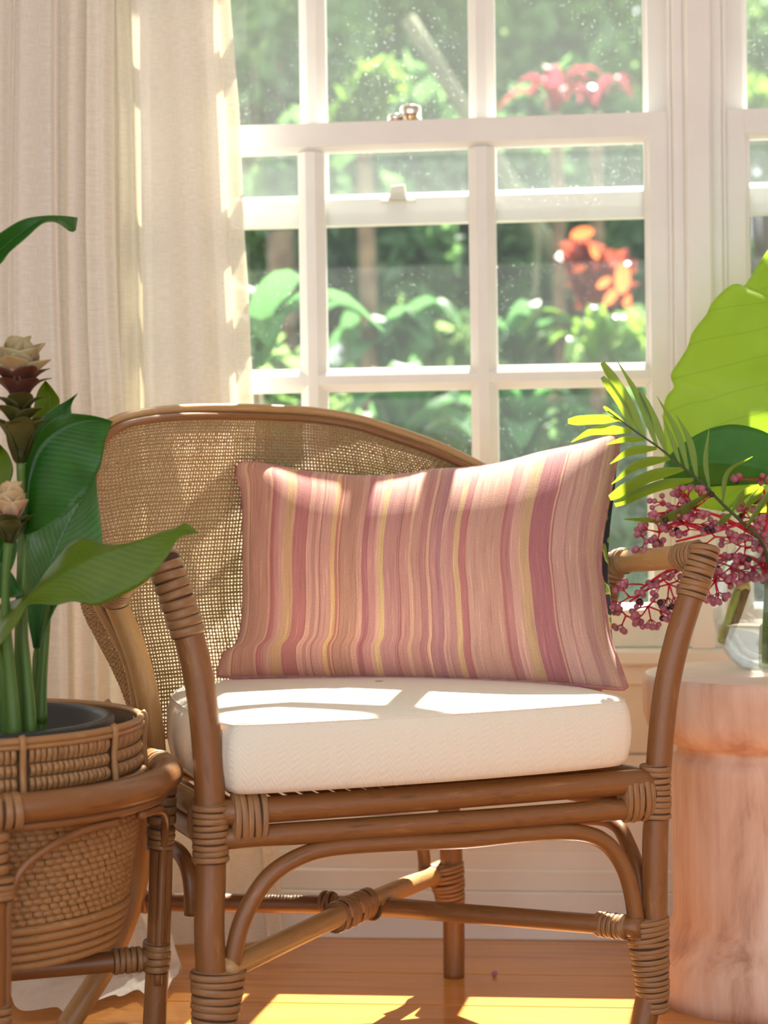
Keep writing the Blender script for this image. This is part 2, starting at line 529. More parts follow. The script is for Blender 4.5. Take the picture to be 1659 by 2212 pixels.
# wall boards under the sill
zb = [0.0, 0.105, 0.21, 0.315, Z_SILL - 0.05]
for z0, z1 in zip(zb[:-1], zb[1:]):
    m_ = MB(); m_.box((XL, YWL - 0.009, z0 + 0.002), (XR, YWL + 0.002, z1 - 0.002), 0.003); m_.build('wall_board', M_WALL, wall, smooth=False)
b = MB(); b.box((XL - 0.12, YB, 0), (XL, 3.52, ZC + 0.1)); struct(b.build('wall_left', M_WALL, smooth=False))
b = MB(); b.box((XR, YB, 0), (XR + 0.12, 3.52, ZC + 0.1)); struct(b.build('wall_right', M_WALL, smooth=False))
b = MB(); b.box((XL - 0.12, YB, ZC), (XR + 0.12, 3.95, ZC + 0.1)); struct(b.build('ceiling', M_CEIL, smooth=False))
# skirting: stepped board
zs1, zs2, zs3 = [float(aty(1100, p, YSK)[2]) for p in (1926, 1878, 1840)]
b = MB(); b.box((XL, YSK - 0.006, 0), (XR, YWL, zs1), 0.002); b.box((XL, YSK - 0.001, zs1 - 0.001), (XR, YWL, zs2), 0.004); b.box((XL, YSK + 0.003, zs2 - 0.002), (XR, YWL, zs3), 0.003)
struct(b.build('baseboard_back', M_WHITE, smooth=False))
# sill
b = MB(); b.box((xw0 - 0.05, 3.345, Z_SILL - 0.028), (xw1 + 0.05, 3.50, Z_SILL), 0.005); b.box((xw0 - 0.03, 3.362, Z_SILL - 0.062), (xw1 + 0.03, 3.372, Z_SILL - 0.027), 0.003)
struct(b.build('trim_1', M_WHITE, smooth=False))
b = MB(); b.box((xw0 - 0.05, 3.352, Z_HEAD), (xw1 + 0.05, 3.50, Z_HEAD + 0.09), 0.004)
struct(b.build('trim_2', M_WHITE, smooth=False))

def glass_mat(name, dirt_haze=0.06, speck=0.35, haze=(0.80, 0.86, 0.84)):
    m, t, out = mat(name)
    tr = N(t, 'ShaderNodeBsdfTransparent'); tr.inputs[0].default_value = (0.97, 0.985, 0.975, 1)
    gl = N(t, 'ShaderNodeBsdfGlossy', Roughness=0.02)
    fr = N(t, 'ShaderNodeFresnel', IOR=1.45); ge = N(t, 'ShaderNodeNewGeometry')      # reflect on entering only: the pane is a thin sheet
    fx = N(t, 'ShaderNodeMath', operation='SUBTRACT'); fx.use_clamp = True; t.links.new(fr.outputs[0], fx.inputs[0]); t.links.new(ge.outputs['Backfacing'], fx.inputs[1])
    m1 = N(t, 'ShaderNodeMixShader'); t.links.new(fx.outputs[0], m1.inputs[0]); t.links.new(tr.outputs[0], m1.inputs[1]); t.links.new(gl.outputs[0], m1.inputs[2])
    df = N(t, 'ShaderNodeBsdfTranslucent'); df.inputs[0].default_value = (*haze, 1)
    tc = N(t, 'ShaderNodeTexCoord')
    n1 = N(t, 'ShaderNodeTexNoise', Scale=210.0, Detail=2.0); t.links.new(tc.outputs['Object'], n1.inputs['Vector'])
    n2 = N(t, 'ShaderNodeTexNoise', Scale=3.5, Detail=3.0); t.links.new(tc.outputs['Object'], n2.inputs['Vector'])
    r1 = ramp(t, [(0.66, (0, 0, 0)), (0.76, (1, 1, 1))]); t.links.new(n1.outputs['Fac'], r1.inputs[0])
    r2 = ramp(t, [(0.45, (0.05, 0.05, 0.05)), (0.7, (1, 1, 1))]); t.links.new(n2.outputs['Fac'], r2.inputs[0])
    mu = N(t, 'ShaderNodeMath', operation='MULTIPLY'); t.links.new(r1.outputs[0], mu.inputs[0]); t.links.new(r2.outputs[0], mu.inputs[1])
    ma = N(t, 'ShaderNodeMath', operation='MULTIPLY_ADD'); ma.inputs[1].default_value = speck; ma.inputs[2].default_value = dirt_haze; t.links.new(mu.outputs[0], ma.inputs[0])  # even veil stands in for reflection haze; the specks are dirt
    m2 = N(t, 'ShaderNodeMixShader'); t.links.new(ma.outputs[0], m2.inputs[0]); t.links.new(m1.outputs[0], m2.inputs[1]); t.links.new(df.outputs[0], m2.inputs[2])
    t.links.new(m2.outputs[0], out.inputs[0])
    return m
M_GLASS = glass_mat('window_glass', 0.012, 0.26)
M_GLASS2 = glass_mat('dusty_window_glass', 0.03, 0.55)
def prism(mb, sec, axis, lo, hi):
    """Cross-section sec of (across, depth) pairs swept along 'x' or 'z'."""
    k = len(sec); vs = []
    for e in (lo, hi):
        for a_, d_ in sec:
            vs.append((e, d_, a_) if axis == 'x' else (a_, d_, e))
    fs = [(i, (i + 1) % k, k + (i + 1) % k, k + i) for i in range(k)] + [tuple(range(k - 1, -1, -1)), tuple(range(k, 2 * k))]
    mb.add(vs, fs)
def muntin_sec(c, half, y0, y1):
    f = half * 0.36
    return [(c - half, y1), (c - half, y0 + 0.012), (c - half * 0.86, y0 + 0.009), (c - f, y0), (c + f, y0), (c + half * 0.86, y0 + 0.009), (c + half, y0 + 0.012), (c + half, y1)]
PXM = XP(1046) - XP(676.5)                                   # muntin to muntin
HALF = 0.0230
M_CHROME = simple('polished_catch_metal', (0.78, 0.76, 0.72), 0.16, metal=1.0)
M_IVORY = simple('painted_catch', (0.62, 0.58, 0.50), 0.5)
M_SCREEN = None
def screen_mat():
    m, t, out = mat('fly_screen_mesh')
    tr = N(t, 'ShaderNodeBsdfTransparent'); p = N(t, 'ShaderNodeBsdfPrincipled', Roughness=0.6); p.inputs['Base Color'].default_value = (0.045, 0.055, 0.06, 1)
    tc = N(t, 'ShaderNodeTexCoord')
    w1 = N(t, 'ShaderNodeTexWave', Scale=170.0); w1.bands_direction = 'Z'; t.links.new(tc.outputs['Object'], w1.inputs['Vector'])
    w2 = N(t, 'ShaderNodeTexWave', Scale=170.0); w2.bands_direction = 'X'; t.links.new(tc.outputs['Object'], w2.inputs['Vector'])
    mx = N(t, 'ShaderNodeMath', operation='MAXIMUM'); t.links.new(w1.outputs['Fac'], mx.inputs[0]); t.links.new(w2.outputs['Fac'], mx.inputs[1])
    r = ramp(t, [(0.55, (0.16, 0.16, 0.16)), (0.85, (0.85, 0.85, 0.85))]); t.links.new(mx.outputs[0], r.inputs[0])
    ms = N(t, 'ShaderNodeMixShader'); t.links.new(r.outputs[0], ms.inputs[0]); t.links.new(tr.outputs[0], ms.inputs[1]); t.links.new(p.outputs[0], ms.inputs[2])
    t.links.new(ms.outputs[0], out.inputs[0]); return m
M_SCREEN = screen_mat()
def sash(root, name, x0, x1, zbot, ztop, gz, y0, y1, gm, hl, rails):
    """x0,x1 outer; gz = [(z0,z1),...] glass rows bottom to top; rails (bottom, top) z edges."""
    st = 0.0365
    s = MB()
    bev = 0.009
    def stile(a, bq, inner_right):
        if inner_right: sec = [(a, y1), (a, y0), (bq - bev, y0), (bq - bev * 0.4, y0 + 0.006), (bq, y0 + 0.011), (bq, y1)]
        else: sec = [(a, y1), (a, y0 + 0.011), (a + bev * 0.6, y0 + 0.006), (a + bev, y0), (bq, y0), (bq, y1)]
        prism(s, sec, 'z', zbot, ztop)
    stile(x0, x0 + st + 0.009, True); stile(x1 - st - 0.009, x1, False)
    g0, g1 = gz[0][0], gz[-1][1]
    prism(s, [(zbot, y1), (zbot, y0 + 0.001), (g0 - bev, y0 + 0.001), (g0 - bev * 0.4, y0 + 0.007), (g0, y0 + 0.012), (g0, y1)], 'x', x0 + st, x1 - st)
    prism(s, [(g1, y1), (g1, y0 + 0.012), (g1 + bev * 0.4, y0 + 0.007), (g1 + bev, y0 + 0.001), (ztop, y0 + 0.001), (ztop, y1)], 'x', x0 + st, x1 - st)
    so = s.build(name, M_WHITE, root, smooth=False)
    xs = [x0 + st + 0.009 - HALF + 0.0, None, None, None]
    c1 = 0.5 * (x0 + x1) - PXM / 2; c2 = 0.5 * (x0 + x1) + PXM / 2
    for c in (c1, c2):
        m_ = MB(); prism(m_, muntin_sec(c, HALF, y0 + 0.001, y1 - 0.004), 'z', g0, g1); m_.build('muntin', M_WHITE, so, smooth=False)
    for (a, bq), (a2, b2) in zip(gz[:-1], gz[1:]):
        m_ = MB(); prism(m_, muntin_sec(0.5 * (bq + a2), (a2 - bq) / 2, y0 + 0.0016, y1 - 0.005), 'x', x0 + st, x1 - st); m_.build('muntin', M_WHITE, so, smooth=False)
    cols = [(x0 + st + 0.005, c1 - HALF * 0.8), (c1 + HALF * 0.8, c2 - HALF * 0.8), (c2 + HALF * 0.8, x1 - st - 0.005)]
    for za, zb_ in gz:
        for xa, xb in cols:
            m_ = MB(); yg = 0.5 * (y0 + y1) + 0.002
            m_.box((xa - 0.004, yg, za - 0.004), (xb + 0.004, yg + 0.003, zb_ + 0.004)); m_.build('pane', gm, so, smooth=False)
    return so
yl0, yl1, yu0, yu1 = 3.385, 3.420, 3.424, 3.459
RZ = ZP(789) - ZP(1308)                                       # height of a row of glass
Z_LT, Z_LG = ZP(254), ZP(316)
low_rows = [(ZP(1308), ZP(841)), (ZP(789), Z_LG)]
zub = ZP(478, Y=yu0); zug = ZP(411, Y=yu0)
gap_ = ZP(789) - ZP(841)
up_rows = [(zug, zug + RZ), (zug + RZ + gap_, zug + 2 * RZ + gap_)]
for wi, k in ((1, 0), (2, 1), (3, -1)):
    x0 = XP(277) + k * PITCH_W; x1 = XP(1453) + k * PITCH_W
    root = node('window_%d' % wi, (0.5 * (x0 + x1), 3.40, Z_SILL))
    f = MB()
    for xa, xb in ((x0 - 0.022, x0 - 0.001), (x1 + 0.001, x1 + 0.022)):
        f.box((xa, 3.372, Z_SILL - 0.01), (xb, 3.50, Z_HEAD + 0.01), 0.003)
    for xa, xb in ((x0 - 0.001, x0 + 0.006), (x1 - 0.006, x1 + 0.001)):
        f.box((xa, 3.377, Z_SILL - 0.005), (xb, 3.384, Z_HEAD + 0.005), 0.002); f.box((xa, 3.461, Z_SILL), (xb, 3.49, Z_HEAD), 0.002)
    f.build('window_frame', M_WHITE, root, smooth=False)
    dz = 0.004 * k
    ls = sash(root, 'lower_sash', x0, x1, Z_SILL + 0.001, Z_LT, low_rows, yl0, yl1, M_GLASS, None, None)
    us = sash(root, 'upper_sash', x0, x1, zub, up_rows[-1][1] + 0.05, up_rows, yu0, yu1, M_GLASS2, None, None)
    if wi == 1:
        q = MB()   # lever catch on the lower meeting rail
        c = aty(887, 262, yl0 + 0.016)
        q.lathe([(0.0005, 0), (0.019, 0), (0.019, 0.022), (0.017, 0.026), (0.0005, 0.027)], (c[0], c[1], Z_LT), 28)
        q.lathe([(0.0005, 0), (0.013, 0), (0.014, 0.008), (0.012, 0.012), (0.0005, 0.012)], (c[0] - 0.026, c[1] - 0.002, Z_LT), 24)
        q.box((c[0] - 0.03, c[1] - 0.006, Z_LT), (c[0] + 0.01, c[1] + 0.006, Z_LT + 0.006), 0.002)
        q.build('sash_catch', M_CHROME, ls)
        q = MB()   # keeper on the dropped upper sash's bottom rail
        c = aty(860, 425, yu0)
        q.box((c[0] - 0.03, yu0 - 0.004, zug - 0.018), (c[0] + 0.03, yu0 + 0.001, zug - 0.012), 0.0015)
        vs = [(c[0] - 0.016, yu0 - 0.012, zug - 0.013), (c[0] + 0.016, yu0 - 0.012, zug - 0.013), (c[0] + 0.016, yu0, zug - 0.013), (c[0] - 0.016, yu0, zug - 0.013),
              (c[0] - 0.010, yu0 - 0.009, zug + 0.010), (c[0] + 0.011, yu0 - 0.009, zug + 0.012), (c[0] + 0.012, yu0, zug + 0.014), (c[0] - 0.012, yu0, zug + 0.012)]
        q.add(vs, [(0, 1, 5, 4), (1, 2, 6, 5), (2, 3, 7, 6), (3, 0, 4, 7), (4, 5, 6, 7), (3, 2, 1, 0)])
        q.build('sash_keeper', M_IVORY, us, smooth=False)
    if wi == 2:
        q = MB(); q.add([(x0 + 0.01, 3.492, Z_SILL + 0.01), (x1 - 0.01, 3.492, Z_SILL + 0.01), (x1 - 0.01, 3.492, zub + 0.01), (x0 + 0.01, 3.492, zub + 0.01)], [(0, 1, 2, 3)]); q.build('fly_screen', M_SCREEN, root, smooth=False)
# mullions between the windows: a proud board between two beads
ti = 3
for k in (0, -1, 1):
    xa = XP(1453) + k * PITCH_W; xb = xa + PITCH_W - (XP(1453) - XP(277))
    c1_, c2_ = xa + (XP(1483) - XP(1453)), xa + (XP(1536) - XP(1453))
    b = MB(); b.box((xa + 0.020, 3.366, Z_SILL), (xb - 0.018, 3.50, Z_HEAD + 0.01), 0.003); b.box((c1_, 3.350, Z_SILL - 0.002), (c2_, 3.37, Z_HEAD + 0.02), 0.0035)
    struct(b.build('trim_%d' % ti, M_WHITE, smooth=False)); ti += 1
for xa, xb in ((xw0 - 0.04, XP(277) - PITCH_W - 0.02), (XP(1453) + PITCH_W + 0.02, xw1 + 0.04)):
    b = MB(); b.box((xa, 3.35, Z_SILL - 0.002), (xb, 3.50, Z_HEAD + 0.02), 0.004); struct(b.build('trim_%d' % ti, M_WHITE, smooth=False)); ti += 1

# ------------------------------------------------------------------ the armchair
M_CANE = cane('brown_rattan', (0.10, 0.038, 0.011), (0.235, 0.098, 0.031), (0.39, 0.20, 0.075))
M_CANEL = cane('pale_rattan', (0.26, 0.13, 0.045), (0.44, 0.25, 0.095), (0.58, 0.37, 0.17))
M_WRAP = cane('rattan_binding', (0.13, 0.06, 0.022), (0.30, 0.155, 0.065), (0.44, 0.26, 0.12), rough=0.45, su=20.0, sv=3.0)
M_GAP = simple('binding_gap_shade', (0.06, 0.028, 0.012), 0.8)  # shade between the cane turns, put into the filler's colour
CH_O = V(-0.2255, 2.640, 0.0)
CH_A = math.radians(26.13)
UX = V(math.cos(CH_A), math.sin(CH_A), 0); UY = V(-math.sin(CH_A), math.cos(CH_A), 0)
def cl(x, y, z): return CH_O + UX * x + UY * y + V(0, 0, z)
def on(px, py, yl):                                          # pixel to the chair's own plane y = yl
    r = ray(px, py); t = (yl - (EYE - CH_O) @ UY) / (r @ UY)
    return EYE + r * t
def onx(px, py, xl):
    r = ray(px, py); t = (xl - (EYE - CH_O) @ UX) / (r @ UX)
    return EYE + r * t
def loc(p):
    d = np.asarray(p) - CH_O
    return V(d @ UX, d @ UY, p[2])
chair = thing('rattan_armchair', 'brown rattan armchair with a woven cane barrel back and cane-bound joints', 'armchair', tuple(CH_O))
def T(name, pts, r, m=M_CANE, n=40, seg=14, parent=chair, **k):
    q = MB(); q.tube(pts, r, seg=seg, n=n, **k); return q.build(name, m, parent)
def W(path, a, b, n, up=None, m=M_WRAP, parent=chair, **k):
    q = MB(); q.wraps(path, a, b, n, up=up, **k); return q.build('binding', m, parent)
# front posts (legs that run up and bend into the arms)
FLP = [cl(-0.301, 0.0, 0.0), on(453, 2040, 0), on(455, 1900, 0.003), on(455, 1760, 0.005), on(446, 1600, 0.006), on(432, 1480, 0.008), on(411, 1385, 0.010), on(381, 1290, 0.014), on(357, 1222, 0.020), on(346, 1200, 0.028)]
FRP = [cl(0.302, 0.0, 0.0), on(1412, 2090, 0), on(1414, 1960, 0), on(1416, 1800, 0), on(1424, 1640, 0), on(1438, 1500, 0), on(1461, 1390, 0), on(1492, 1290, 0), on(1514, 1225, 0.0), on(1521, 1194, 0.0)]
front_l = T('front_leg', FLP, 0.0200, n=60)
front_r = T('front_leg', FRP, 0.0180, n=60)
# arms: from the front post back to an elbow and down behind to the seat rail
ARL = [on(347, 1203, 0.025), on(322, 1222, 0.09), on(290, 1245, 0.16), on(262, 1268, 0.22), on(248, 1292, 0.245), on(262, 1330, 0.25), on(290, 1400, 0.25), on(315, 1490, 0.25), on(330, 1590, 0.25), on(337, 1690, 0.25)]
ARR = [on(1519, 1200, 0.008), on(1470, 1203, 0.06), on(1400, 1209, 0.135), on(1345, 1214, 0.195), on(1322, 1226, 0.213), on(1312, 1262, 0.222), on(1296, 1330, 0.235), on(1282, 1430, 0.25), on(1275, 1540, 0.25), on(1272, 1660, 0.25)]
T('arm', ARL, 0.0168, M_CANEL, n=70)
T('arm', ARR, 0.0168, M_CANEL, n=70)
# rear legs, splayed
RRP = [on(966, 1690, 0.43), on(972, 1790, 0.43), on(976, 1880, 0.432), on(980, 1990, 0.432), cl(0.198, 0.432, 0.0)]
RLF = atz(140, 2225, 0.0)
RLP = [on(318, 1690, 0.40), on(307, 1800, 0.41), on(290, 1930, 0.42), 0.5 * (on(290, 1930, 0.42) + RLF) + V(0.012, 0, 0.0), RLF]
T('rear_leg', RRP, (0.0175, 0.0175, 0.018, 0.0178, 0.0165), M_CANE, n=40)
T('rear_leg', RLP, 0.0170, M_CANEL, n=40)
# seat frame rails
def rail(p, q_, r, m=M_CANE):
    return T('seat_rail', [p, 0.5 * (p + q_) + V(0, 0, -0.001), q_], r, m, n=24)
FR_A = [on(470, 1757, -0.002), on(1412, 1685, -0.002)]; FR_B = [on(470, 1812, -0.002), on(1412, 1743, -0.002)]
rail(FR_A[0], FR_A[1], 0.0172); rail(FR_B[0], FR_B[1], 0.0150)
zu, zl = loc(FR_A[0])[2], loc(FR_B[0])[2]
SL = [cl(-0.307, 0.0, zu), cl(-0.312, 0.43, zu)]; SL2 = [cl(-0.307, 0.0, zl), cl(-0.310, 0.43, zl)]
rail(SL[0], SL[1], 0.0165, M_CANEL); rail(SL2[0], SL2[1], 0.0150, M_CANEL)
zr = loc(FR_A[1])[2]
rail(cl(0.322, 0.0, zr), cl(0.225, 0.43, zr), 0.0165); rail(cl(0.322, 0.0, zr - 0.036), cl(0.222, 0.43, zr - 0.036), 0.0150)
rail(cl(-0.312, 0.43, zu - 0.01), cl(0.225, 0.43, zr - 0.01), 0.0160)
# arches: front and two sides
AF = [(499, 2100), (507, 2050), (520, 1998), (545, 1943), (588, 1887), (653, 1848), (725, 1830), (860, 1820), (1000, 1815), (1119, 1803), (1218, 1797), (1278, 1805), (1318, 1829), (1349, 1877), (1365, 1930), (1374, 1990), (1380, 2040)]
T('arch', [on(x, y, -0.004) for x, y in AF], 0.0118, M_CANE, n=90, seg=12)
T('arch', [onx(415, 1975, -0.305), onx(413, 1915, -0.306), onx(404, 1870, -0.308), onx(388, 1842, -0.310), onx(366, 1829, -0.312), onx(330, 1826, -0.314)], 0.0110, M_CANE, n=36, seg=12)
T('arch', [on(1386, 1985, 0.015), on(1383, 1920, 0.02), on(1374, 1868, 0.035), on(1356, 1822, 0.06), on(1335, 1785, 0.085), on(1300, 1768, 0.13), on(1240, 1766, 0.2)], 0.0110, M_CANE, n=40, seg=12)
T('arch', [on(918, 1905, 0.425), on(916, 1850, 0.425), on(905, 1800, 0.425), on(880, 1772, 0.42)], 0.010, M_CANE, n=24, seg=10)
# crossed stretchers
ZS = 0.165
S1 = [atz(486, 2095, ZS), atz(746, 1972, ZS + 0.006), atz(960, 1880, ZS)]
S2 = [atz(1385, 2004, ZS), atz(1000, 1973, ZS - 0.004), atz(760, 1956, ZS - 0.008), atz(287, 1947, ZS)]
T('stretcher', S1, 0.0148, M_CANEL, n=40); T('stretcher', S2, 0.0142, M_CANE, n=50)
# back hoop of two canes, and the woven panel inside it
HP = [(298, 1560, .285), (285, 1466, .285), (266, 1409, .285), (237, 1352, .285), (212, 1308, .285), (193, 1255, .285), (183, 1190, .285), (180, 1110, .287), (186, 1020, .29), (202, 955, .297), (238, 914, .315),
      (300, 895, .36), (380, 885, .41), (480, 882, .455), (590, 884, .48), (690, 891, .48), (780, 907, .46), (850, 929, .43), (930, 957, .395), (1000, 988, .355), (1060, 1020, .325), (1130, 1066, .295), (1200, 1125, .272), (1250, 1185, .262), (1268, 1260, .258), (1262, 1350, .257), (1255, 1450, .257), (1250, 1570, .257)]
HO = np.array([on(*p) for p in HP])
HOS = spline(HO, 160)
toward = nrm(V(0, -1, 0) * 1.0 + UX * 0.2)
q = MB(); q.tube(HOS, 0.0074, seg=12); q.build('hoop', M_CANEL, chair)
cen = cl(-0.06, 0.40, 0.60)
inner = np.array([p + nrm(cl(-0.06, loc(p)[1], 0.62) - p) * 0.0125 + toward * 0.006 for p in HOS])
q = MB(); q.tube(inner, 0.0058, seg=10); q.build('hoop', M_CANE, chair)
# woven panel: a Coons patch between the inner hoop and a curved bottom edge
iTL = int(np.argmin(np.linalg.norm(HOS - on(225, 930, .305), axis=1))); iTR = int(np.argmin(np.linalg.norm(HOS - on(1165, 1093, .283), axis=1)))
BOT = spline([inner[0], cl(-0.322, 0.33, 0.405), cl(-0.312, 0.40, 0.402), cl(-0.255, 0.455, 0.40), cl(-0.15, 0.49, 0.40), cl(0.0, 0.50, 0.40), cl(0.15, 0.47, 0.40), cl(0.26, 0.40, 0.40), cl(0.31, 0.32, 0.40), inner[-1]], 200)
E_L = spline(inner[:iTL + 1], 120); E_T = spline(inner[iTL:iTR + 1], 200); E_R = spline(inner[iTR:][::-1], 120)
def ev(E, s):
    x = np.asarray(s) * (len(E) - 1)
    return np.stack([np.interp(x, np.arange(len(E)), E[:, j]) for j in range(3)], -1)
def coons(u, v):
    u = np.asarray(u)[..., None]; v = np.asarray(v)[..., None]
    b_, t_, l_, r_ = ev(BOT, u[..., 0]), ev(E_T, u[..., 0]), ev(E_L, v[..., 0]), ev(E_R, v[..., 0])
    p = (1 - v) * b_ + v * t_ + (1 - u) * l_ + u * r_
    p = p - ((1 - u) * (1 - v) * BOT[0] + u * (1 - v) * BOT[-1] + (1 - u) * v * E_T[0] + u * v * E_T[-1])
    bulge = 0.044 * np.sin(PI * np.clip(v * 1.15, 0, 1)) * np.clip(np.minimum(u, 1 - u) / 0.05, 0, 1) ** 0.7 * np.clip(1.25 - np.minimum(u, 1 - u) * 3.0, 0.35, 1)
    out = p - (CH_O + UX * -0.05 + UY * 0.15)
    out[..., 2] = 0
    out = out / (np.linalg.norm(out, axis=-1, keepdims=True) + 1e-9)
    return p + out * bulge
NU, NV = 178, 90
ug, vg = np.meshgrid((np.arange(NU) + 0.5) / NU, (np.arange(NV) + 0.5) / NV, indexing='ij')
Pg = coons(ug, vg)
du = coons(np.clip(ug + 0.004, 0, 1), vg) - coons(np.clip(ug - 0.004, 0, 1), vg)
dv = coons(ug, np.clip(vg + 0.004, 0, 1)) - coons(ug, np.clip(vg - 0.004, 0, 1))
du /= np.linalg.norm(du, axis=-1, keepdims=True) + 1e-9; dv /= np.linalg.norm(dv, axis=-1, keepdims=True) + 1e-9
ng = np.cross(du, dv); ng /= np.linalg.norm(ng, axis=-1, keepdims=True) + 1e-9
I_, J_ = np.meshgrid(np.arange(NU), np.arange(NV), indexing='ij')
sgn = np.where((I_ + J_) % 2 == 0, 1.0, -1.0)[..., None]
jit = RNG.normal(0, 0.00022, (NU, NV, 3))
AMP, WW, TT = 0.0010, 0.00175, 0.0005
def strands(P, tang, side, nn, along_first):
    Q = P if along_first else P.transpose(1, 0, 2)
    S_ = side if along_first else side.transpose(1, 0, 2)
    K_ = nn if along_first else nn.transpose(1, 0, 2)
    a, b = Q.shape[:2]
    wv = (WW * RNG.uniform(0.8, 1.15, (a, 1, 1)))
    cs = np.stack([Q + S_ * wv, Q + K_ * TT, Q - S_ * wv, Q - K_ * TT], 2)      # a, b, 4, 3
    vid = np.arange(a * b * 4).reshape(a, b, 4)
    f = np.stack([np.stack([vid[:, :-1, k], vid[:, :-1, (k + 1) % 4], vid[:, 1:, (k + 1) % 4], vid[:, 1:, k]], -1) for k in range(4)], 2)
    uvx = np.broadcast_to((np.arange(b) * 0.005)[None, :, None] + RNG.uniform(0, 9, (a, 1, 1)), (a, b, 4))
    uvy = np.broadcast_to(np.array([0, .25, .5, .75])[None, None, :], (a, b, 4))
    return cs.reshape(-1, 3), f.reshape(-1, 4), np.stack([uvx, uvy], -1).reshape(-1, 2)
v1, f1, t1 = strands(Pg + ng * AMP * sgn + jit, dv, du, ng, True)
v2, f2, t2 = strands(Pg - ng * AMP * sgn + jit[::-1, ::-1], du, dv, ng, False)
M_WEAVE = cane('woven_cane', (0.22, 0.115, 0.04), (0.42, 0.25, 0.10), (0.58, 0.39, 0.18), rough=0.45, su=25, sv=2)
np_mesh('woven_back', np.vstack([v1, v2]), np.vstack([f1, f2 + len(v1)]), M_WEAVE, chair, True, 'stuff', np.vstack([t1, t2]))
# bindings
def post(P, i0, i1, n=200):
    S_ = spline(P, n); return S_[int(i0 * n):max(int(i1 * n), int(i0 * n) + 2)]
W([on(454, 1738, 0), on(455, 1800, 0), on(455, 1862, 0)], 0.0225, 0.0225, 9, up=-UY)
W([on(500, 1772, -0.002), on(536, 1770, -0.002), on(572, 1767, -0.002)], (0.0345, 0.034), 0.019, 5, up=V(0, 0, 1))
W([on(1415, 1652, 0), on(1416, 1710, 0), on(1416, 1768, 0)], 0.0205, 0.0205, 9, up=-UY)
W([on(1345, 1722, -0.002), on(1376, 1719, -0.002), on(1406, 1716, -0.002)], 0.0345, 0.0185, 5, up=V(0, 0, 1))
W([cl(-0.307, 0.024, 0.5 * (zu + zl)), cl(-0.3075, 0.05, 0.5 * (zu + zl))], 0.034, 0.018, 3, up=V(0, 0, 1))
# foot bindings that take in the arches
W([on(472, 2096, -0.002), on(468, 2160, -0.001), on(460, 2235, 0), on(455, 2300, 0)], (0.0365, 0.0225), 0.0232, 12, up=UX)
W([on(1397, 1984, 0), on(1402, 2040, 0), on(1408, 2110, 0), on(1412, 2184, 0)], (0.0325, 0.0195), 0.0208, 17, up=UX)
W([on(962, 1868, 0.43), on(968, 1910, 0.43), on(976, 1966, 0.432)], (0.030, 0.0195), 0.021, 11, up=UX)
# corners of the arms
SP = spline(FLP, 200)
W(SP[168:200], 0.0215, 0.0215, 9, m=M_WRAP)
SPR = spline(FRP, 200)
W([on(1493, 1292, 0), on(1508, 1240, 0), on(1519, 1203, 0), on(1523, 1180, 0.002)], 0.0198, 0.0200, 9, m=M_WRAP)
W([on(1508, 1198, 0.012), on(1490, 1200, 0.03), on(1468, 1203, 0.06)], (0.0196, 0.0182), (0.0196, 0.0182), 6, m=M_WRAP)
SAR = spline(ARR, 200)
W([on(1352, 1212, 0.185), on(1340, 1213, 0.2), on(1326, 1222, 0.212)], 0.0186, 0.0186, 4)
W([on(1322, 1232, 0.214), on(1313, 1262, 0.222), on(1304, 1300, 0.23)], 0.0186, 0.0186, 7)
W([on(265, 1266, 0.215), on(250, 1284, 0.24), on(250, 1304, 0.247)], 0.0186, 0.0186, 5)
# stretcher ends and crossing
W([atz(1292, 1996, ZS - 0.002), atz(1318, 1999, ZS - 0.001), atz(1352, 2003, ZS)], 0.0162, 0.0162, 6)
W([atz(284, 1947, ZS), atz(318, 1948, ZS)], 0.0160, 0.0160, 4)
W([atz(928, 1893, ZS), atz(955, 1882, ZS)], 0.0166, 0.0166, 4)
W([atz(700, 1951, ZS - 0.001), atz(722, 1953, ZS - 0.001)], 0.0172, 0.0165, 3, up=V(0, 0, 1), tilt=0.25)
W([atz(770, 1956, ZS - 0.001), atz(806, 1962, ZS - 0.001)], 0.0172, 0.0165, 4, up=V(0, 0, 1), tilt=0.25)
W([atz(722, 1984, ZS + 0.003), atz(796, 1950, ZS + 0.003)], 0.0215, 0.0190, 6, up=V(0, 0, 1), tilt=0.2)
# seat base of laced cane under the cushion
q = MB()
for i in range(26):
    x = -0.29 + i * 0.0232
    z0 = zu + (zr - zu) * (x + 0.307) / 0.63 + 0.004
    q.tube([cl(x, 0.022, z0), cl(x * 0.9 - 0.01, 0.43, z0 - 0.004)], 0.005, seg=6)
q.build('seat_slats', M_CANE, chair, kind='stuff')

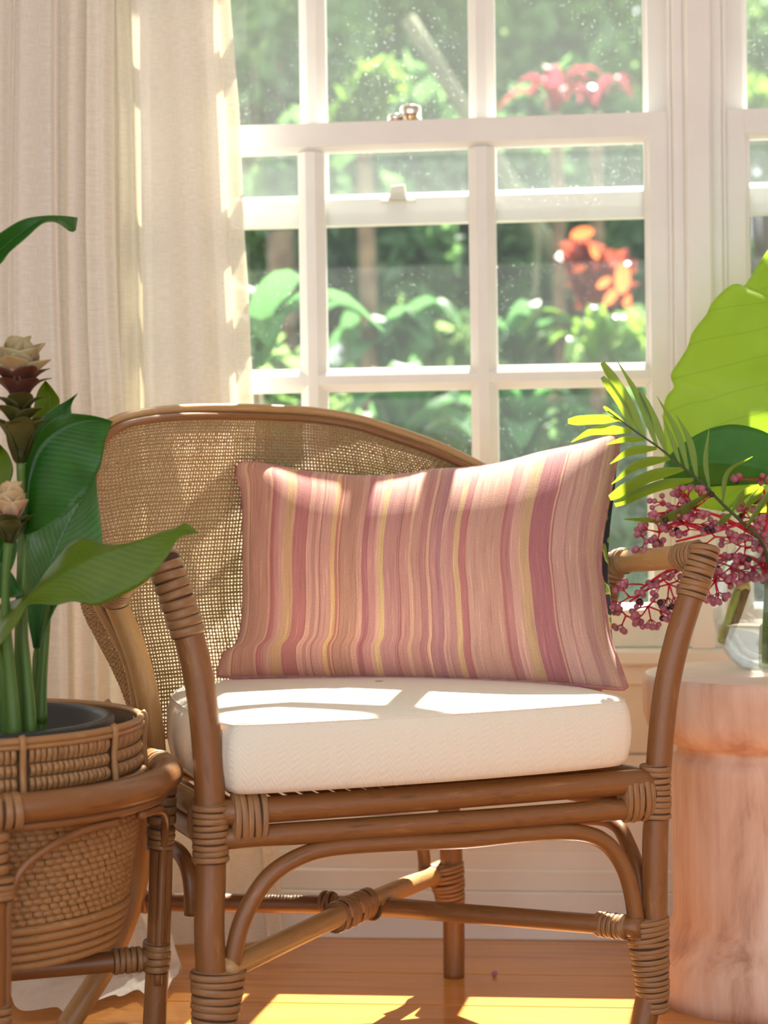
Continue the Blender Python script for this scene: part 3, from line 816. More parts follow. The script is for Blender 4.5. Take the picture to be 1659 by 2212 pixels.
# ------------------------------------------------------------------ seat cushion
def cotton(name, col, scale=260):
    m, t, out = mat(name)
    p = N(t, 'ShaderNodeBsdfPrincipled', Roughness=0.85); p.inputs['Base Color'].default_value = (*col, 1)
    p.inputs['Sheen Weight'].default_value = 0.25
    t.links.new(p.outputs[0], out.inputs[0])
    tc = N(t, 'ShaderNodeTexCoord')
    w1 = N(t, 'ShaderNodeTexWave', Scale=scale * 0.32, Distortion=0.0); w1.bands_direction = 'DIAGONAL'
    w2 = N(t, 'ShaderNodeTexWave', Scale=scale * 0.32); w2.bands_direction = 'DIAGONAL'
    mp = N(t, 'ShaderNodeMapping'); mp.inputs['Scale'].default_value = (-1, 1, 1)
    t.links.new(tc.outputs['Object'], w1.inputs['Vector']); t.links.new(tc.outputs['Object'], mp.inputs[0]); t.links.new(mp.outputs[0], w2.inputs['Vector'])
    sx = N(t, 'ShaderNodeSeparateXYZ'); t.links.new(tc.outputs['Object'], sx.inputs[0])
    k = N(t, 'ShaderNodeMath', operation='MULTIPLY'); k.inputs[1].default_value = 55.0; t.links.new(sx.outputs[0], k.inputs[0])
    fr = N(t, 'ShaderNodeMath', operation='FRACT'); t.links.new(k.outputs[0], fr.inputs[0])
    gt = N(t, 'ShaderNodeMath', operation='GREATER_THAN'); gt.inputs[1].default_value = 0.5; t.links.new(fr.outputs[0], gt.inputs[0])
    mx = N(t, 'ShaderNodeMix', data_type='FLOAT'); t.links.new(gt.outputs[0], mx.inputs[0]); t.links.new(w1.outputs['Fac'], mx.inputs[2]); t.links.new(w2.outputs['Fac'], mx.inputs[3])
    b = N(t, 'ShaderNodeBump', Strength=0.35, Distance=0.0012); t.links.new(mx.outputs[0], b.inputs['Height']); t.links.new(b.outputs[0], p.inputs['Normal'])
    return m
M_COTTON = cotton('cream_herringbone_cotton', (0.86, 0.83, 0.725))
cush = thing('seat_cushion', 'thick cream herringbone cotton seat cushion on the rattan armchair', 'cushion', tuple(cl(0, 0.2, 0.40)))
# outline in the chair's frame (front left corner round to back left), and heights that follow the frame rails
OUT = [(-0.268, -0.030), (-0.15, -0.040), (0.0, -0.046), (0.15, -0.040), (0.262, -0.024), (0.290, -0.002), (0.298, 0.06), (0.288, 0.20), (0.262, 0.34), (0.20, 0.43), (0.08, 0.462), (-0.08, 0.464), (-0.20, 0.44), (-0.272, 0.36), (-0.296, 0.20), (-0.298, 0.06), (-0.288, -0.008)]
o_ = np.array(OUT + OUT[:1]); OO = spline(np.vstack([o_[-3:-1], o_, o_[1:3]]), 260)
k0 = int(np.argmin(np.linalg.norm(OO[:60] - o_[0], axis=1))); k1 = 200 + int(np.argmin(np.linalg.norm(OO[200:] - o_[0], axis=1)))
OO = OO[k0:k1]
cxy = V(0.0, 0.21)
def zbase(x, y): return 0.3895 + (zr - zu) * (x + 0.3) / 0.6 * 0.9
def crown(x, y):
    e = max(abs(x) / 0.30, abs(y - 0.21) / 0.255)
    return 0.014 * (1 - min(1, e) ** 2.2)
rings = []
prof = [(0.90, 0.000, 0), (0.965, 0.001, 0), (0.993, 0.010, 0), (1.006, 0.030, 0), (1.010, 0.050, 0), (1.004, 0.073, 0), (0.990, 0.086, 0), (0.981, 0.0895, 0)]
top = [(0.972, 0.0905), (0.955, 0.0925), (0.90, 0.095), (0.80, 0.096), (0.65, 0.096), (0.45, 0.096), (0.22, 0.096), (0.02, 0.096)]
for s_, h_, _ in prof:
    rings.append([(cl(*(cxy + (p - cxy) * s_), 0) + V(0, 0, zbase(*p) + h_)) for p in OO])
for s_, h_ in top:
    rings.append([(cl(*(cxy + (p - cxy) * s_), 0) + V(0, 0, zbase(*(cxy + (p - cxy) * s_)) + h_ + crown(*(cxy + (p - cxy) * s_)))) for p in OO])
q = MB(); q.grid(np.array(rings), wrap=True); q.build('cover', M_COTTON, cush)
q = MB(); seam = np.array([(cl(*(cxy + (p - cxy) * 0.982), 0) + V(0, 0, zbase(*p) + 0.0900)) for p in OO]); q.tube(seam, 0.0016, seg=6, closed=True); q.build('seam', M_COTTON, cush)

# ------------------------------------------------------------------ striped pillow
def stripes():
    m, t, out = mat('striped_pink_linen')
    p = N(t, 'ShaderNodeBsdfPrincipled', Roughness=0.9); p.inputs['Sheen Weight'].default_value = 0.2
    t.links.new(p.outputs[0], out.inputs[0])
    tc = N(t, 'ShaderNodeTexCoord'); sx = N(t, 'ShaderNodeSeparateXYZ'); t.links.new(tc.outputs['UV'], sx.inputs[0])
    S = lambda r, g, b: lin(r * 255, g * 255, b * 255)
    A_ = [(270, .80, .58, .50), (340, .86, .70, .56), (362, .66, .26, .24), (372, .80, .58, .47), (384, .74, .50, .42), (528, .82, .62, .50), (545, .64, .20, .28), (560, .66, .30, .36), (578, .76, .46, .46), (600, .80, .58, .52), (650, .80, .62, .42), (722, .68, .32, .36), (818, .60, .20, .22), (830, .82, .60, .54), (870, .72, .46, .44), (900, .82, .60, .54), (926, .56, .28, .28), (936, .80, .56, .52), (1008, .87, .70, .44), (1044, .70, .34, .32), (1062, .86, .66, .48), (1074, .62, .28, .26), (1084, .70, .48, .40), (1205, .82, .60, .52), (1245, .62, .26, .36), (1288, .76, .50, .50), (1340, .86, .66, .58), (1368, .87, .75, .48), (1402, .72, .48, .48), (1505, .52, .22, .30), (1522, .64, .36, .42), (1582, .74, .50, .48)]
    B_ = [(-20, .74, .50, .48), (0, .56, .24, .30), (10, .74, .50, .48), (70, .84, .66, .54), (90, .74, .52, .48), (145, .66, .40, .42), (193, .84, .66, .56), (215, .52, .24, .28), (225, .70, .46, .48), (262, .62, .38, .46), (300, .78, .58, .54), (340, .70, .48, .48), (388, .82, .68, .48), (424, .66, .32, .38), (462, .60, .20, .26), (472, .76, .60, .54), (500, .74, .56, .51), (590, .72, .54, .48), (714, .60, .24, .30), (736, .66, .40, .44), (780, .78, .60, .55), (842, .74, .62, .44), (914, .56, .22, .35), (1050, .78, .62, .52), (1060, .54, .26, .32), (1070, .73, .57, .55), (1150, .64, .46, .48), (1165, .72, .58, .54), (1250, .62, .46, .46), (1300, .72, .58, .50), (1370, .62, .44, .42)]
    ua = [((450 + c / 3.53 - 526) / 767, S(r, g, b)) for c, r, g, b in A_]
    ub = [((880 + c / 3.386 - 526) / 767, S(r, g, b)) for c, r, g, b in B_]
    split = ub[1][0] - 0.002
    # ramps work on their own half of the width
    soft = lambda c: tuple(a * 0.66 + b_ * 0.34 for a, b_ in zip(c, S(.82, .65, .58)))
    ua = [(u, soft(c)) for u, c in ua]; ub = [(u, soft(c)) for u, c in ub]
    r1 = ramp(t, [(max(0, min(1, u / split)), c) for u, c in ua], 'CONSTANT')
    r2 = ramp(t, [(max(0, min(1, (u - split) / (1 - split))), c) for u, c in ub], 'CONSTANT')
    # wander of the threads
    mpw = N(t, 'ShaderNodeMapping'); mpw.inputs['Scale'].default_value = (1.5, 5, 1); t.links.new(tc.outputs['UV'], mpw.inputs[0])
    nw = N(t, 'ShaderNodeTexNoise', Scale=3.0, Detail=3.0); t.links.new(mpw.outputs[0], nw.inputs['Vector'])
    wm = N(t, 'ShaderNodeMath', operation='MULTIPLY_ADD'); wm.inputs[1].default_value = 0.0024; wm.inputs[2].default_value = -0.0012; t.links.new(nw.outputs['Fac'], wm.inputs[0])
    u0 = N(t, 'ShaderNodeMath', operation='ADD'); t.links.new(sx.outputs[0], u0.inputs[0]); t.links.new(wm.outputs[0], u0.inputs[1])
    d1 = N(t, 'ShaderNodeMath', operation='DIVIDE'); d1.inputs[1].default_value = split; t.links.new(u0.outputs[0], d1.inputs[0])
    s2 = N(t, 'ShaderNodeMath', operation='SUBTRACT'); s2.inputs[1].default_value = split; t.links.new(u0.outputs[0], s2.inputs[0])
    d2 = N(t, 'ShaderNodeMath', operation='DIVIDE'); d2.inputs[1].default_value = 1 - split; t.links.new(s2.outputs[0], d2.inputs[0])
    t.links.new(d1.outputs[0], r1.inputs[0]); t.links.new(d2.outputs[0], r2.inputs[0])
    gt = N(t, 'ShaderNodeMath', operation='GREATER_THAN'); gt.inputs[1].default_value = split; t.links.new(u0.outputs[0], gt.inputs[0])
    mx = N(t, 'ShaderNodeMix', data_type='RGBA'); t.links.new(gt.outputs[0], mx.inputs[0]); t.links.new(r1.outputs[0], mx.inputs[6]); t.links.new(r2.outputs[0], mx.inputs[7])
    # fine single threads along v and slubs
    mp = N(t, 'ShaderNodeMapping'); mp.inputs['Scale'].default_value = (170, 3.2, 1); t.links.new(tc.outputs['UV'], mp.inputs[0])
    n1 = N(t, 'ShaderNodeTexNoise', Scale=1.0, Detail=4.0, Roughness=0.7); t.links.new(mp.outputs[0], n1.inputs['Vector'])
    rr = ramp(t, [(0.28, (0.62, 0.58, 0.58)), (0.46, (0.98, 0.97, 0.97)), (0.56, (1.0, 1.0, 1.0)), (0.68, (1.42, 1.40, 1.36))]); t.links.new(n1.outputs['Fac'], rr.inputs[0])
    mm = N(t, 'ShaderNodeMix', data_type='RGBA'); mm.blend_type = 'MULTIPLY'; mm.inputs[0].default_value = 0.9
    t.links.new(mx.outputs[2], mm.inputs[6]); t.links.new(rr.outputs[0], mm.inputs[7])
    mpb = N(t, 'ShaderNodeMapping'); mpb.inputs['Scale'].default_value = (330, 190, 1); t.links.new(tc.outputs['UV'], mpb.inputs[0])
    nb = N(t, 'ShaderNodeTexNoise', Scale=1.0, Detail=2.0); t.links.new(mpb.outputs[0], nb.inputs['Vector'])
    rb = ramp(t, [(0.3, (0.84, 0.84, 0.84)), (0.7, (1.12, 1.12, 1.12))]); t.links.new(nb.outputs['Fac'], rb.inputs[0])
    m3 = N(t, 'ShaderNodeMix', data_type='RGBA'); m3.blend_type = 'MULTIPLY'; m3.inputs[0].default_value = 0.8
    t.links.new(mm.outputs[2], m3.inputs[6]); t.links.new(rb.outputs[0], m3.inputs[7])
    t.links.new(m3.outputs[2], p.inputs['Base Color'])
    b = N(t, 'ShaderNodeBump', Strength=0.3, Distance=0.001); t.links.new(nb.outputs['Fac'], b.inputs['Height']); t.links.new(b.outputs[0], p.inputs['Normal'])
    return m
def floral():
    m, t, out = mat('dark_floral_cotton')
    p = N(t, 'ShaderNodeBsdfPrincipled', Roughness=0.85); t.links.new(p.outputs[0], out.inputs[0])
    tc = N(t, 'ShaderNodeTexCoord'); nz = N(t, 'ShaderNodeTexNoise', Scale=16.0, Detail=2.0); t.links.new(tc.outputs['Object'], nz.inputs['Vector'])
    r = ramp(t, [(0.0, (0.02, 0.02, 0.03)), (0.45, (0.02, 0.02, 0.03)), (0.50, (0.16, 0.30, 0.05)), (0.57, (0.55, 0.55, 0.12)), (0.60, (0.03, 0.03, 0.04)), (0.68, (0.55, 0.10, 0.22))], 'CONSTANT')
    t.links.new(nz.outputs['Fac'], r.inputs[0]); t.links.new(r.outputs[0], p.inputs['Base Color']); return m
pillow = thing('lumbar_pillow', 'oblong pillow striped in pink, rose and tan leaning in the armchair', 'pillow', tuple(at(910, 1440, 2.9)))
def dl(x): return 2.955 + (2.835 - 2.955) * (x - 480) / 860.0                # distance along the foot of the pillow
def pp(x, y):
    lean = (0.135 if x > 760 else 0.135 - 0.062 * ((760 - x) / 250.0)) * (1450 - y) / 450.0
    return at(x, y, dl(x) + lean)
RGT0 = V(math.cos(YAW), math.sin(YAW), 0.0)
eT = spline([pp(*p) for p in [(514, 1008), (522, 999), (545, 1000), (590, 1006), (680, 1022), (790, 1030), (875, 1027), (939, 1017), (1010, 1013), (1087, 1001), (1175, 977), (1264, 957), (1306, 944), (1326, 942), (1335, 956)]], 120)
eB = spline([pp(*p) for p in [(470, 1458), (520, 1462), (560, 1460), (700, 1460), (900, 1462), (1050, 1466), (1175, 1472), (1270, 1480), (1340, 1486), (1353, 1482)]], 120)
eL = spline([pp(*p) for p in [(470, 1458), (484, 1412), (511, 1392), (525, 1330), (527, 1215), (525, 1075), (514, 1030), (514, 1008)]], 80)
eR = spline([pp(*p) for p in [(1353, 1482), (1335, 1432), (1315, 1373), (1303, 1284), (1295, 1225), (1300, 1143), (1314, 1072), (1331, 985), (1335, 956)]], 80)
nrmP = nrm(np.cross(pp(1200, 1300) - pp(700, 1300), pp(900, 1100) - pp(900, 1300)))
if nrmP @ FWD > 0: nrmP = -nrmP
NA, NB = 110, 64
uu, vv = np.meshgrid(np.linspace(0, 1, NA), 0.5 - 0.5 * np.cos(PI * np.linspace(0, 1, NB)), indexing='ij')
def cpatch(u, v):
    u_, v_ = u[..., None], v[..., None]
    p = (1 - v_) * ev(eB, u) + v_ * ev(eT, u) + (1 - u_) * ev(eL, v) + u_ * ev(eR, v)
    return p - ((1 - u_) * (1 - v_) * eB[0] + u_ * (1 - v_) * eB[-1] + (1 - u_) * v_ * eT[0] + u_ * v_ * eT[-1])
base = cpatch(uu, vv)
fu = 1 - np.abs(2 * uu - 1) ** 3.2; fv = 1 - np.abs(2 * vv - 1) ** 2.1
puff = (np.clip(fu, 0, 1) ** 0.55 * np.clip(fv, 0, 1) ** 0.5)[..., None]
wr = (0.0006 * np.sin(uu * 46 + 3 * vv) * np.exp(-((vv - 0.93) / 0.07) ** 2) + 0.003 * np.sin(vv * 17 + uu * 5) * np.exp(-((uu - 0.94) / 0.05) ** 2) + 0.004 * np.sin(7 * uu + 4 * vv))[..., None] * puff
front = base + nrmP * (0.088 * puff + wr) + V(0, 0, -0.006) * puff
back = base - nrmP * (0.040 * puff) - nrmP * 0.004
back = back + RGT0 * (0.0225 * np.exp(-((uu - 0.972) / 0.018) ** 2) * np.sin(PI * vv) ** 0.6)[..., None]    # the plump back shows past the right hand seam
q = MB(); q.grid(front, uv=np.stack([uu, vv], -1)); q.build('front_panel', stripes(), pillow)
q = MB(); q.grid(back[::-1]); q.build('back_panel', floral(), pillow)
edge = np.vstack([eB, eR[1:], eT[::-1][1:], eL[::-1][1:-1]])
q = MB(); q.tube(edge - nrmP * 0.003, 0.0035, seg=8, closed=True); q.build('edge_seam', simple('rose_edge', lin(196, 140, 134), 0.9, noise=lin(176, 112, 116), scale=60), pillow)

# ------------------------------------------------------------------ curtains
def curtain_mat():
    m, t, out = mat('sheer_cream_linen')
    d = N(t, 'ShaderNodeBsdfDiffuse'); d.inputs[0].default_value = (0.87, 0.855, 0.83, 1)
    tr = N(t, 'ShaderNodeBsdfTranslucent'); tr.inputs[0].default_value = (0.93, 0.80, 0.52, 1)
    tp = N(t, 'ShaderNodeBsdfTransparent')
    a = N(t, 'ShaderNodeMixShader'); a.inputs[0].default_value = 0.26
    t.links.new(d.outputs[0], a.inputs[1]); t.links.new(tr.outputs[0], a.inputs[2])
    tc = N(t, 'ShaderNodeTexCoord')
    mp = N(t, 'ShaderNodeMapping'); mp.inputs['Scale'].default_value = (900, 60, 1); t.links.new(tc.outputs['UV'], mp.inputs[0])
    nz = N(t, 'ShaderNodeTexNoise', Scale=1.0, Detail=3.0); t.links.new(mp.outputs[0], nz.inputs['Vector'])
    mp2 = N(t, 'ShaderNodeMapping'); mp2.inputs['Scale'].default_value = (20, 900, 1); t.links.new(tc.outputs['UV'], mp2.inputs[0])
    n2 = N(t, 'ShaderNodeTexNoise', Scale=1.0, Detail=3.0); t.links.new(mp2.outputs[0], n2.inputs['Vector'])
    ml = N(t, 'ShaderNodeMath', operation='MULTIPLY'); t.links.new(nz.outputs['Fac'], ml.inputs[0]); t.links.new(n2.outputs['Fac'], ml.inputs[1])
    r = ramp(t, [(0.16, (0.16, 0.16, 0.16)), (0.34, (0.0, 0.0, 0.0))]); t.links.new(ml.outputs[0], r.inputs[0])
    b = N(t, 'ShaderNodeMixShader'); t.links.new(r.outputs[0], b.inputs[0]); t.links.new(a.outputs[0], b.inputs[1]); t.links.new(tp.outputs[0], b.inputs[2])
    bm = N(t, 'ShaderNodeBump', Strength=0.15, Distance=0.001); t.links.new(ml.outputs[0], bm.inputs['Height']); t.links.new(bm.outputs[0], d.inputs['Normal'])
    t.links.new(b.outputs[0], out.inputs[0])
    return m
M_CURT = curtain_mat()
M_BACKING = simple('curtain_shade_backing', (0.86, 0.845, 0.82), 0.9)
def curtain(name, label, left, right, folds, y_top, y_bot, seed, amp, puddle=0.0, shade_backing=(), ztop=2.42, n_s=420, n_t=60):
    """left/right: (z, x) pairs of the edges; folds: (position 0..1, half width, depth toward the room)."""
    rs = np.random.default_rng(seed)
    s = np.linspace(0, 1, n_s); z = np.concatenate([np.linspace(ztop, 0.012, n_t), np.full(8 if puddle else 0, 0.012)])
    L = np.array(sorted(left)); R = np.array(sorted(right))
    G = np.zeros((len(z), n_s, 3)); uv = np.zeros((len(z), n_s, 2))
    for i, zz in enumerate(z):
        f = (ztop - zz) / ztop
        xl = np.interp(zz, L[:, 0], L[:, 1]); xr = np.interp(zz, R[:, 0], R[:, 1])
        depth = np.zeros(n_s); dx = np.zeros(n_s)
        for k, (p, hw, a) in enumerate(folds):
            d = (s - p - 0.012 * math.sin(3.1 * f + k * 1.7)) / hw
            bell = np.exp(-np.abs(d) ** 2.4)
            depth += a * (0.55 + 0.75 * f) * bell
            dx += 0.25 * a * np.sin(k * 2.1 + 2 * f) * bell
        depth += 0.0008 * np.sin(s * 190 + 2.5 * f + seed) * (0.5 + 0.5 * np.sin(s * 23 + seed)) * f
        y = y_top + (y_bot - y_top) * f ** 2.2 - depth * amp
        zc = np.full(n_s, zz)
        if i >= n_t:
            k = (i - n_t + 1) / 8.0
            y = y - puddle * k * (0.75 + 0.5 * np.sin(s * 17 + seed) * 0.5)
            zc = 0.012 + 0.018 * np.abs(np.sin(k * 7 + s * 23)) * (1 - k) + 0.004
        elif zz < 0.12 and puddle:
            zc = zc + 0.0
        G[i, :, 0] = xl + (xr - xl) * s + dx * amp; G[i, :, 1] = y; G[i, :, 2] = zc
        uv[i, :, 0] = s; uv[i, :, 1] = i / 30.0
    q = MB(); q.grid(G, uv=uv)
    o = tag(q.build(name, M_CURT), label, 'curtain')
    for la, lb, zlow in shade_backing:                                   # unseen strips added behind the sheer to hold the sun back
        zz = np.linspace(ztop, zlow, 30); ss = np.linspace(0, 1, 40)
        H = np.array([[(np.interp(z_, *np.array(la).T) * (1 - s_) + np.interp(z_, *np.array(lb).T) * s_, y_top + 0.022 + 0.006 * math.sin(s_ * 14), z_) for s_ in ss] for z_ in zz])
        q = MB(); q.grid(H); q.build('shade_backing', M_BACKING, o)
    return o
def xe(pts, Y):
    return [(float(aty(x, y, Y)[2]), float(aty(x, y, Y)[0])) for x, y in pts]
def xs_(pts): return sorted(xe([(pts[0][0], -300)] + pts, 3.31))
rB = xe([(490, -300), (495, 0), (515, 240), (525, 490), (535, 640), (541, 800), (546, 900), (562, 1200), (588, 1650), (603, 1925), (606, 2030)], 3.285)
lB = xe([(120, -300), (120, 0), (130, 900), (120, 2030)], 3.285)
curtain('curtain', 'sheer cream linen curtain hanging beside the window panes with a straight right edge', lB, rB,
        [(0.10, 0.05, 0.03), (0.36, 0.035, 0.045), (0.52, 0.07, 0.04), (0.70, 0.13, 0.055), (0.885, 0.05, 0.02), (0.965, 0.022, 0.028)], 3.292, 3.31, 3, 1.0, shade_backing=[(xs_([(322, 0), (330, 900), (345, 2030)]), xs_([(474, 0), (486, 240), (496, 490), (512, 800), (530, 1200), (560, 1650), (578, 2030)]), 0.70), (xs_([(270, 0), (278, 900), (290, 2030)]), xs_([(304, 0), (312, 900), (326, 2030)]), 0.70)])
rA = xe([(236, -300), (238, 0), (240, 250), (246, 500), (258, 720), (272, 880), (290, 1150), (312, 1500), (350, 1800), (410, 2000), (455, 2120)], 3.20)
lA = xe([(-260, -300), (-260, 900), (-300, 2120)], 3.20)
curtain('curtain', 'sheer white curtain gathered in fine folds behind the pot plant', lA, rA,
        [(0.08, 0.07, 0.05), (0.22, 0.06, 0.05), (0.36, 0.06, 0.045), (0.49, 0.07, 0.045), (0.575, 0.022, 0.030), (0.66, 0.06, 0.045), (0.765, 0.016, 0.030), (0.83, 0.045, 0.04), (0.905, 0.014, 0.030), (0.96, 0.03, 0.03)], 3.245, 3.07, 8, 0.9, puddle=0.22, shade_backing=[(xs_([(-230, 0), (-230, 2000)]), xs_([(214, 0), (222, 500), (246, 880), (290, 1600), (330, 2000)]), 0.35)])
b = MB(); b.tube([(XL + 0.1, 3.27, 2.44), (0.05, 3.27, 2.44)], 0.011, seg=14); rod = tag(b.build('curtain_rod', M_CANEL), 'slim curtain rod over the cream curtains', 'rod')

# ------------------------------------------------------------------ cane plant stand
RGT = V(math.cos(YAW), math.sin(YAW), 0.0)
SD = 2.55
SX = at(-61, 1664, SD); SX = V(SX[0], SX[1], 0.0)
stand = thing('plant_stand', 'round rattan plant stand with bound legs holding the woven basket', 'plant stand', tuple(SX))
def sp(r, ang, z):
    """ang in degrees from straight towards the camera, turning to the right."""
    a = math.radians(ang)
    return SX + (-FWD * math.cos(a) + RGT * math.sin(a)) * r + V(0, 0, z)
RZ0, RR0 = 0.414, 0.250
circ = lambda r, z, n=96: np.array([sp(r, 360 * i / n, z) for i in range(n)])
q = MB(); q.tube(circ(RR0, RZ0), 0.0180, seg=16, closed=True); q.build('ring', M_CANE, stand)
q = MB(); q.tube(circ(RR0 - 0.003, RZ0 - 0.0225), 0.0062, seg=10, closed=True); q.build('ring', M_CANE, stand)
LA = [17, 107, 197, 287]
for a_ in LA:
    top_, bot_ = sp(RR0 - 0.002, a_, RZ0 - 0.012), sp(RR0 - 0.012, a_, 0.0)
    lean = -RGT * 0.012
    ptsL = [top_, 0.5 * (top_ + bot_) + lean * 0.3, bot_ + lean]
    T('leg', ptsL, 0.0158, M_CANE, n=20, parent=stand)
    tg = RGT * math.cos(math.radians(a_)) + FWD * math.sin(math.radians(a_))
    for sg in (-1, 1):
        near = lambda z: ptsL[0] + (ptsL[2] - ptsL[0]) * ((top_[2] - z) / top_[2]) + tg * sg * 0.0195
        am = lambda da, z: sp(RR0 - 0.004, a_ + sg * da, z)
        T('arch', [am(40, RZ0 - 0.034), am(26, RZ0 - 0.037), am(15, RZ0 - 0.052), am(7.5, RZ0 - 0.075), near(RZ0 - 0.115), near(0.25), near(0.13)], 0.0055, M_CANE, n=40, seg=8, parent=stand)
    up_ = nrm(sp(1, a_, 0) - sp(0, a_, 0))
    W([sp(RR0, a_ - 7.5, RZ0 - 0.003), sp(RR0, a_, RZ0 - 0.003), sp(RR0, a_ + 7.5, RZ0 - 0.003)], 0.0205, 0.0205, 6, parent=stand, thick=0.0016)
    W([ptsL[0] + V(0, 0, -0.012), ptsL[0] + (ptsL[2] - ptsL[0]) * 0.155], 0.0175, 0.0182, 4, up=up_, parent=stand, thick=0.0016)
    W([ptsL[0] + (ptsL[2] - ptsL[0]) * 0.165, ptsL[0] + (ptsL[2] - ptsL[0]) * 0.235], 0.0172, 0.0262, 4, up=up_, parent=stand, thick=0.0014)
    W([ptsL[0] + (ptsL[2] - ptsL[0]) * 0.545, ptsL[0] + (ptsL[2] - ptsL[0]) * 0.64], 0.0172, 0.0255, 4, up=up_, parent=stand, thick=0.0014)
for a_ in (17, 107):
    p0, p1 = sp(RR0 - 0.008, a_, 0.150), sp(RR0 - 0.008, a_ + 180, 0.150)
    dz_ = V(0, 0, 0.012 if a_ == 107 else -0.014)
    p0, p1 = p0 + dz_, p1 + dz_
    T('stretcher', [p0, 0.5 * (p0 + p1), p1], 0.0140, M_CANE, n=20, parent=stand)
    for e0, e1 in ((p0, p1), (p1, p0)):
        W([e0 + (e1 - e0) * 0.055, e0 + (e1 - e0) * 0.135], 0.0158, 0.0158, 5, parent=stand)

# ------------------------------------------------------------------ woven basket
M_BASK = cane('basket_cane', (0.17, 0.075, 0.025), (0.36, 0.185, 0.07), (0.52, 0.31, 0.13), rough=0.5, su=30, sv=3)
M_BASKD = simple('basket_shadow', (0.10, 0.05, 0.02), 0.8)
basket = thing('woven_basket', 'deep woven cane basket set in the plant stand round a black pot', 'basket', tuple(SX + V(0, 0, 0.2)))
def brad(z): return 0.184 + 0.036 * min(1, max(0, (z - 0.20) / 0.21))
q = MB(); c0 = SX
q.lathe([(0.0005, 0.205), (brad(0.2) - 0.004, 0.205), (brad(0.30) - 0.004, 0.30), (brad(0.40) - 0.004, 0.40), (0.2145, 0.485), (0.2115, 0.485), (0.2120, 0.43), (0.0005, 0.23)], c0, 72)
q.build('shade_backing', M_BASKD, basket)  # dark backing: the shade behind the weave put into colour
def patch(mb, z0, z1, a0, a1, r0, r1, bow, dirn, nn=3):
    """A bent strip piece between heights z0,z1 and angles a0,a1 (degrees)."""
    G = np.zeros((nn + 1, 4, 3))
    for i in range(nn + 1):
        f = i / nn
        for j, g in enumerate((0.0, 0.12, 0.88, 1.0)):
            if dirn == 'h':
                a = a0 + (a1 - a0) * f; z = z0 + (z1 - z0) * g
                r = r0 + (r1 - r0) * g + bow * math.sin(PI * f) - (0.0025 if j in (0, 3) else 0)
            else:
                z = z0 + (z1 - z0) * f; a = a0 + (a1 - a0) * g
                r = r0 + (r1 - r0) * f + bow * math.sin(PI * f) - (0.0022 if j in (0, 3) else 0)
            G[i, j] = sp(r, a, z)
    uvs = np.zeros((nn + 1, 4, 2)); o = random.random() * 9
    for i in range(nn + 1):
        for j in range(4):
            uvs[i, j] = (o + i * 0.005, j * 0.2)
    mb.grid(G, uv=uvs)
q = MB()
rows = np.linspace(0.262, 0.398, 18)
for k in range(len(rows) - 1):
    n = 96; st = 360.0 / n
    for i in range(n):
        a = (i + (k * 0.5) % 1.0 + 0.12 * (k % 3)) * st
        if 95 < (a % 360) < 100: pass
        j1 = random.uniform(-0.0006, 0.0006)
        patch(q, rows[k] + 0.0004 + j1, rows[k + 1] + 0.0012 + j1, a, a + st * random.uniform(0.92, 1.04), brad(rows[k]) + 0.0035, brad(rows[k + 1]) - 0.0005, 0.003, 'h')
q.build('twill_weave', M_BASK, basket, kind='stuff')
q = MB()
zc_ = [0.4260, 0.4440, 0.4600, 0.4785]
for k in range(3):
    n = 180; st = 360.0 / n
    for i in range(n):
        if abs(((i + 0.5) * st - 27.5 + 18) % 36 - 18) < 2.1: continue
        sft = 0.5 * st if k == 1 else 0
        out_ = 0.0022 if (i + k) % 2 == 0 else 0.0004
        patch(q, zc_[k] + 0.0010, zc_[k + 1] - 0.0010 + (0.004 if k == 2 else 0), i * st + sft * 0.2, i * st + st * 0.90 + sft * 0.2, 0.2150, 0.2155, 0.0030 + out_, 'v')
q.build('checker_band', M_BASK, basket, kind='stuff')
for r_, z_, t_ in ((0.2165, 0.4875, 0.0048), (0.2185, 0.4805, 0.0034), (0.2185, 0.4205, 0.0048), (0.2205, 0.4085, 0.0050), (0.1960, 0.2560, 0.0062), (0.1935, 0.2445, 0.0062), (0.1900, 0.2330, 0.0060), (0.1870, 0.2215, 0.0058), (0.1840, 0.2105, 0.0056)):
    q = MB(); q.tube(circ(r_, z_), t_, seg=8, closed=True); q.build('band', M_BASK, basket)
for i in range(10):
    a_ = i * 36 + 27.5
    q = MB(); q.tube([sp(0.2185, a_, 0.4935), sp(0.2215, a_, 0.489), sp(0.2222, a_, 0.480), sp(0.2200, a_, 0.45), sp(0.2225, a_, 0.42), sp(0.2245, a_, 0.405)], 0.0042, seg=8, n=20); q.build('stake', M_BASK, basket)

# ------------------------------------------------------------------ potted flowering plant
M_POT = simple('black_plastic', (0.022, 0.028, 0.028), 0.42)
M_SOIL = simple('potting_soil', (0.035, 0.022, 0.014), 0.95, noise=(0.08, 0.05, 0.03), scale=60, bump=0.8)
PC = at(-67, 1541, 2.535); PC = V(PC[0], PC[1], 0.0)
plant = thing('potted_curcuma', 'leafy flowering plant with pinkish green bract spikes in a black plastic pot', 'pot plant', tuple(PC + V(0, 0, 0.24)))
q = MB(); q.lathe([(0.0005, 0.232), (0.140, 0.232), (0.168, 0.470), (0.181, 0.473), (0.184, 0.478), (0.184, 0.491), (0.181, 0.494), (0.172, 0.494), (0.169, 0.488), (0.160, 0.400), (0.0005, 0.398)], PC, 72); q.build('pot', M_POT, plant)
q = MB(); q.lathe([(0.0005, 0.412), (0.10, 0.410), (0.161, 0.402)], PC, 48); q.build('soil', M_SOIL, plant)
LD = lin(30, 84, 22)
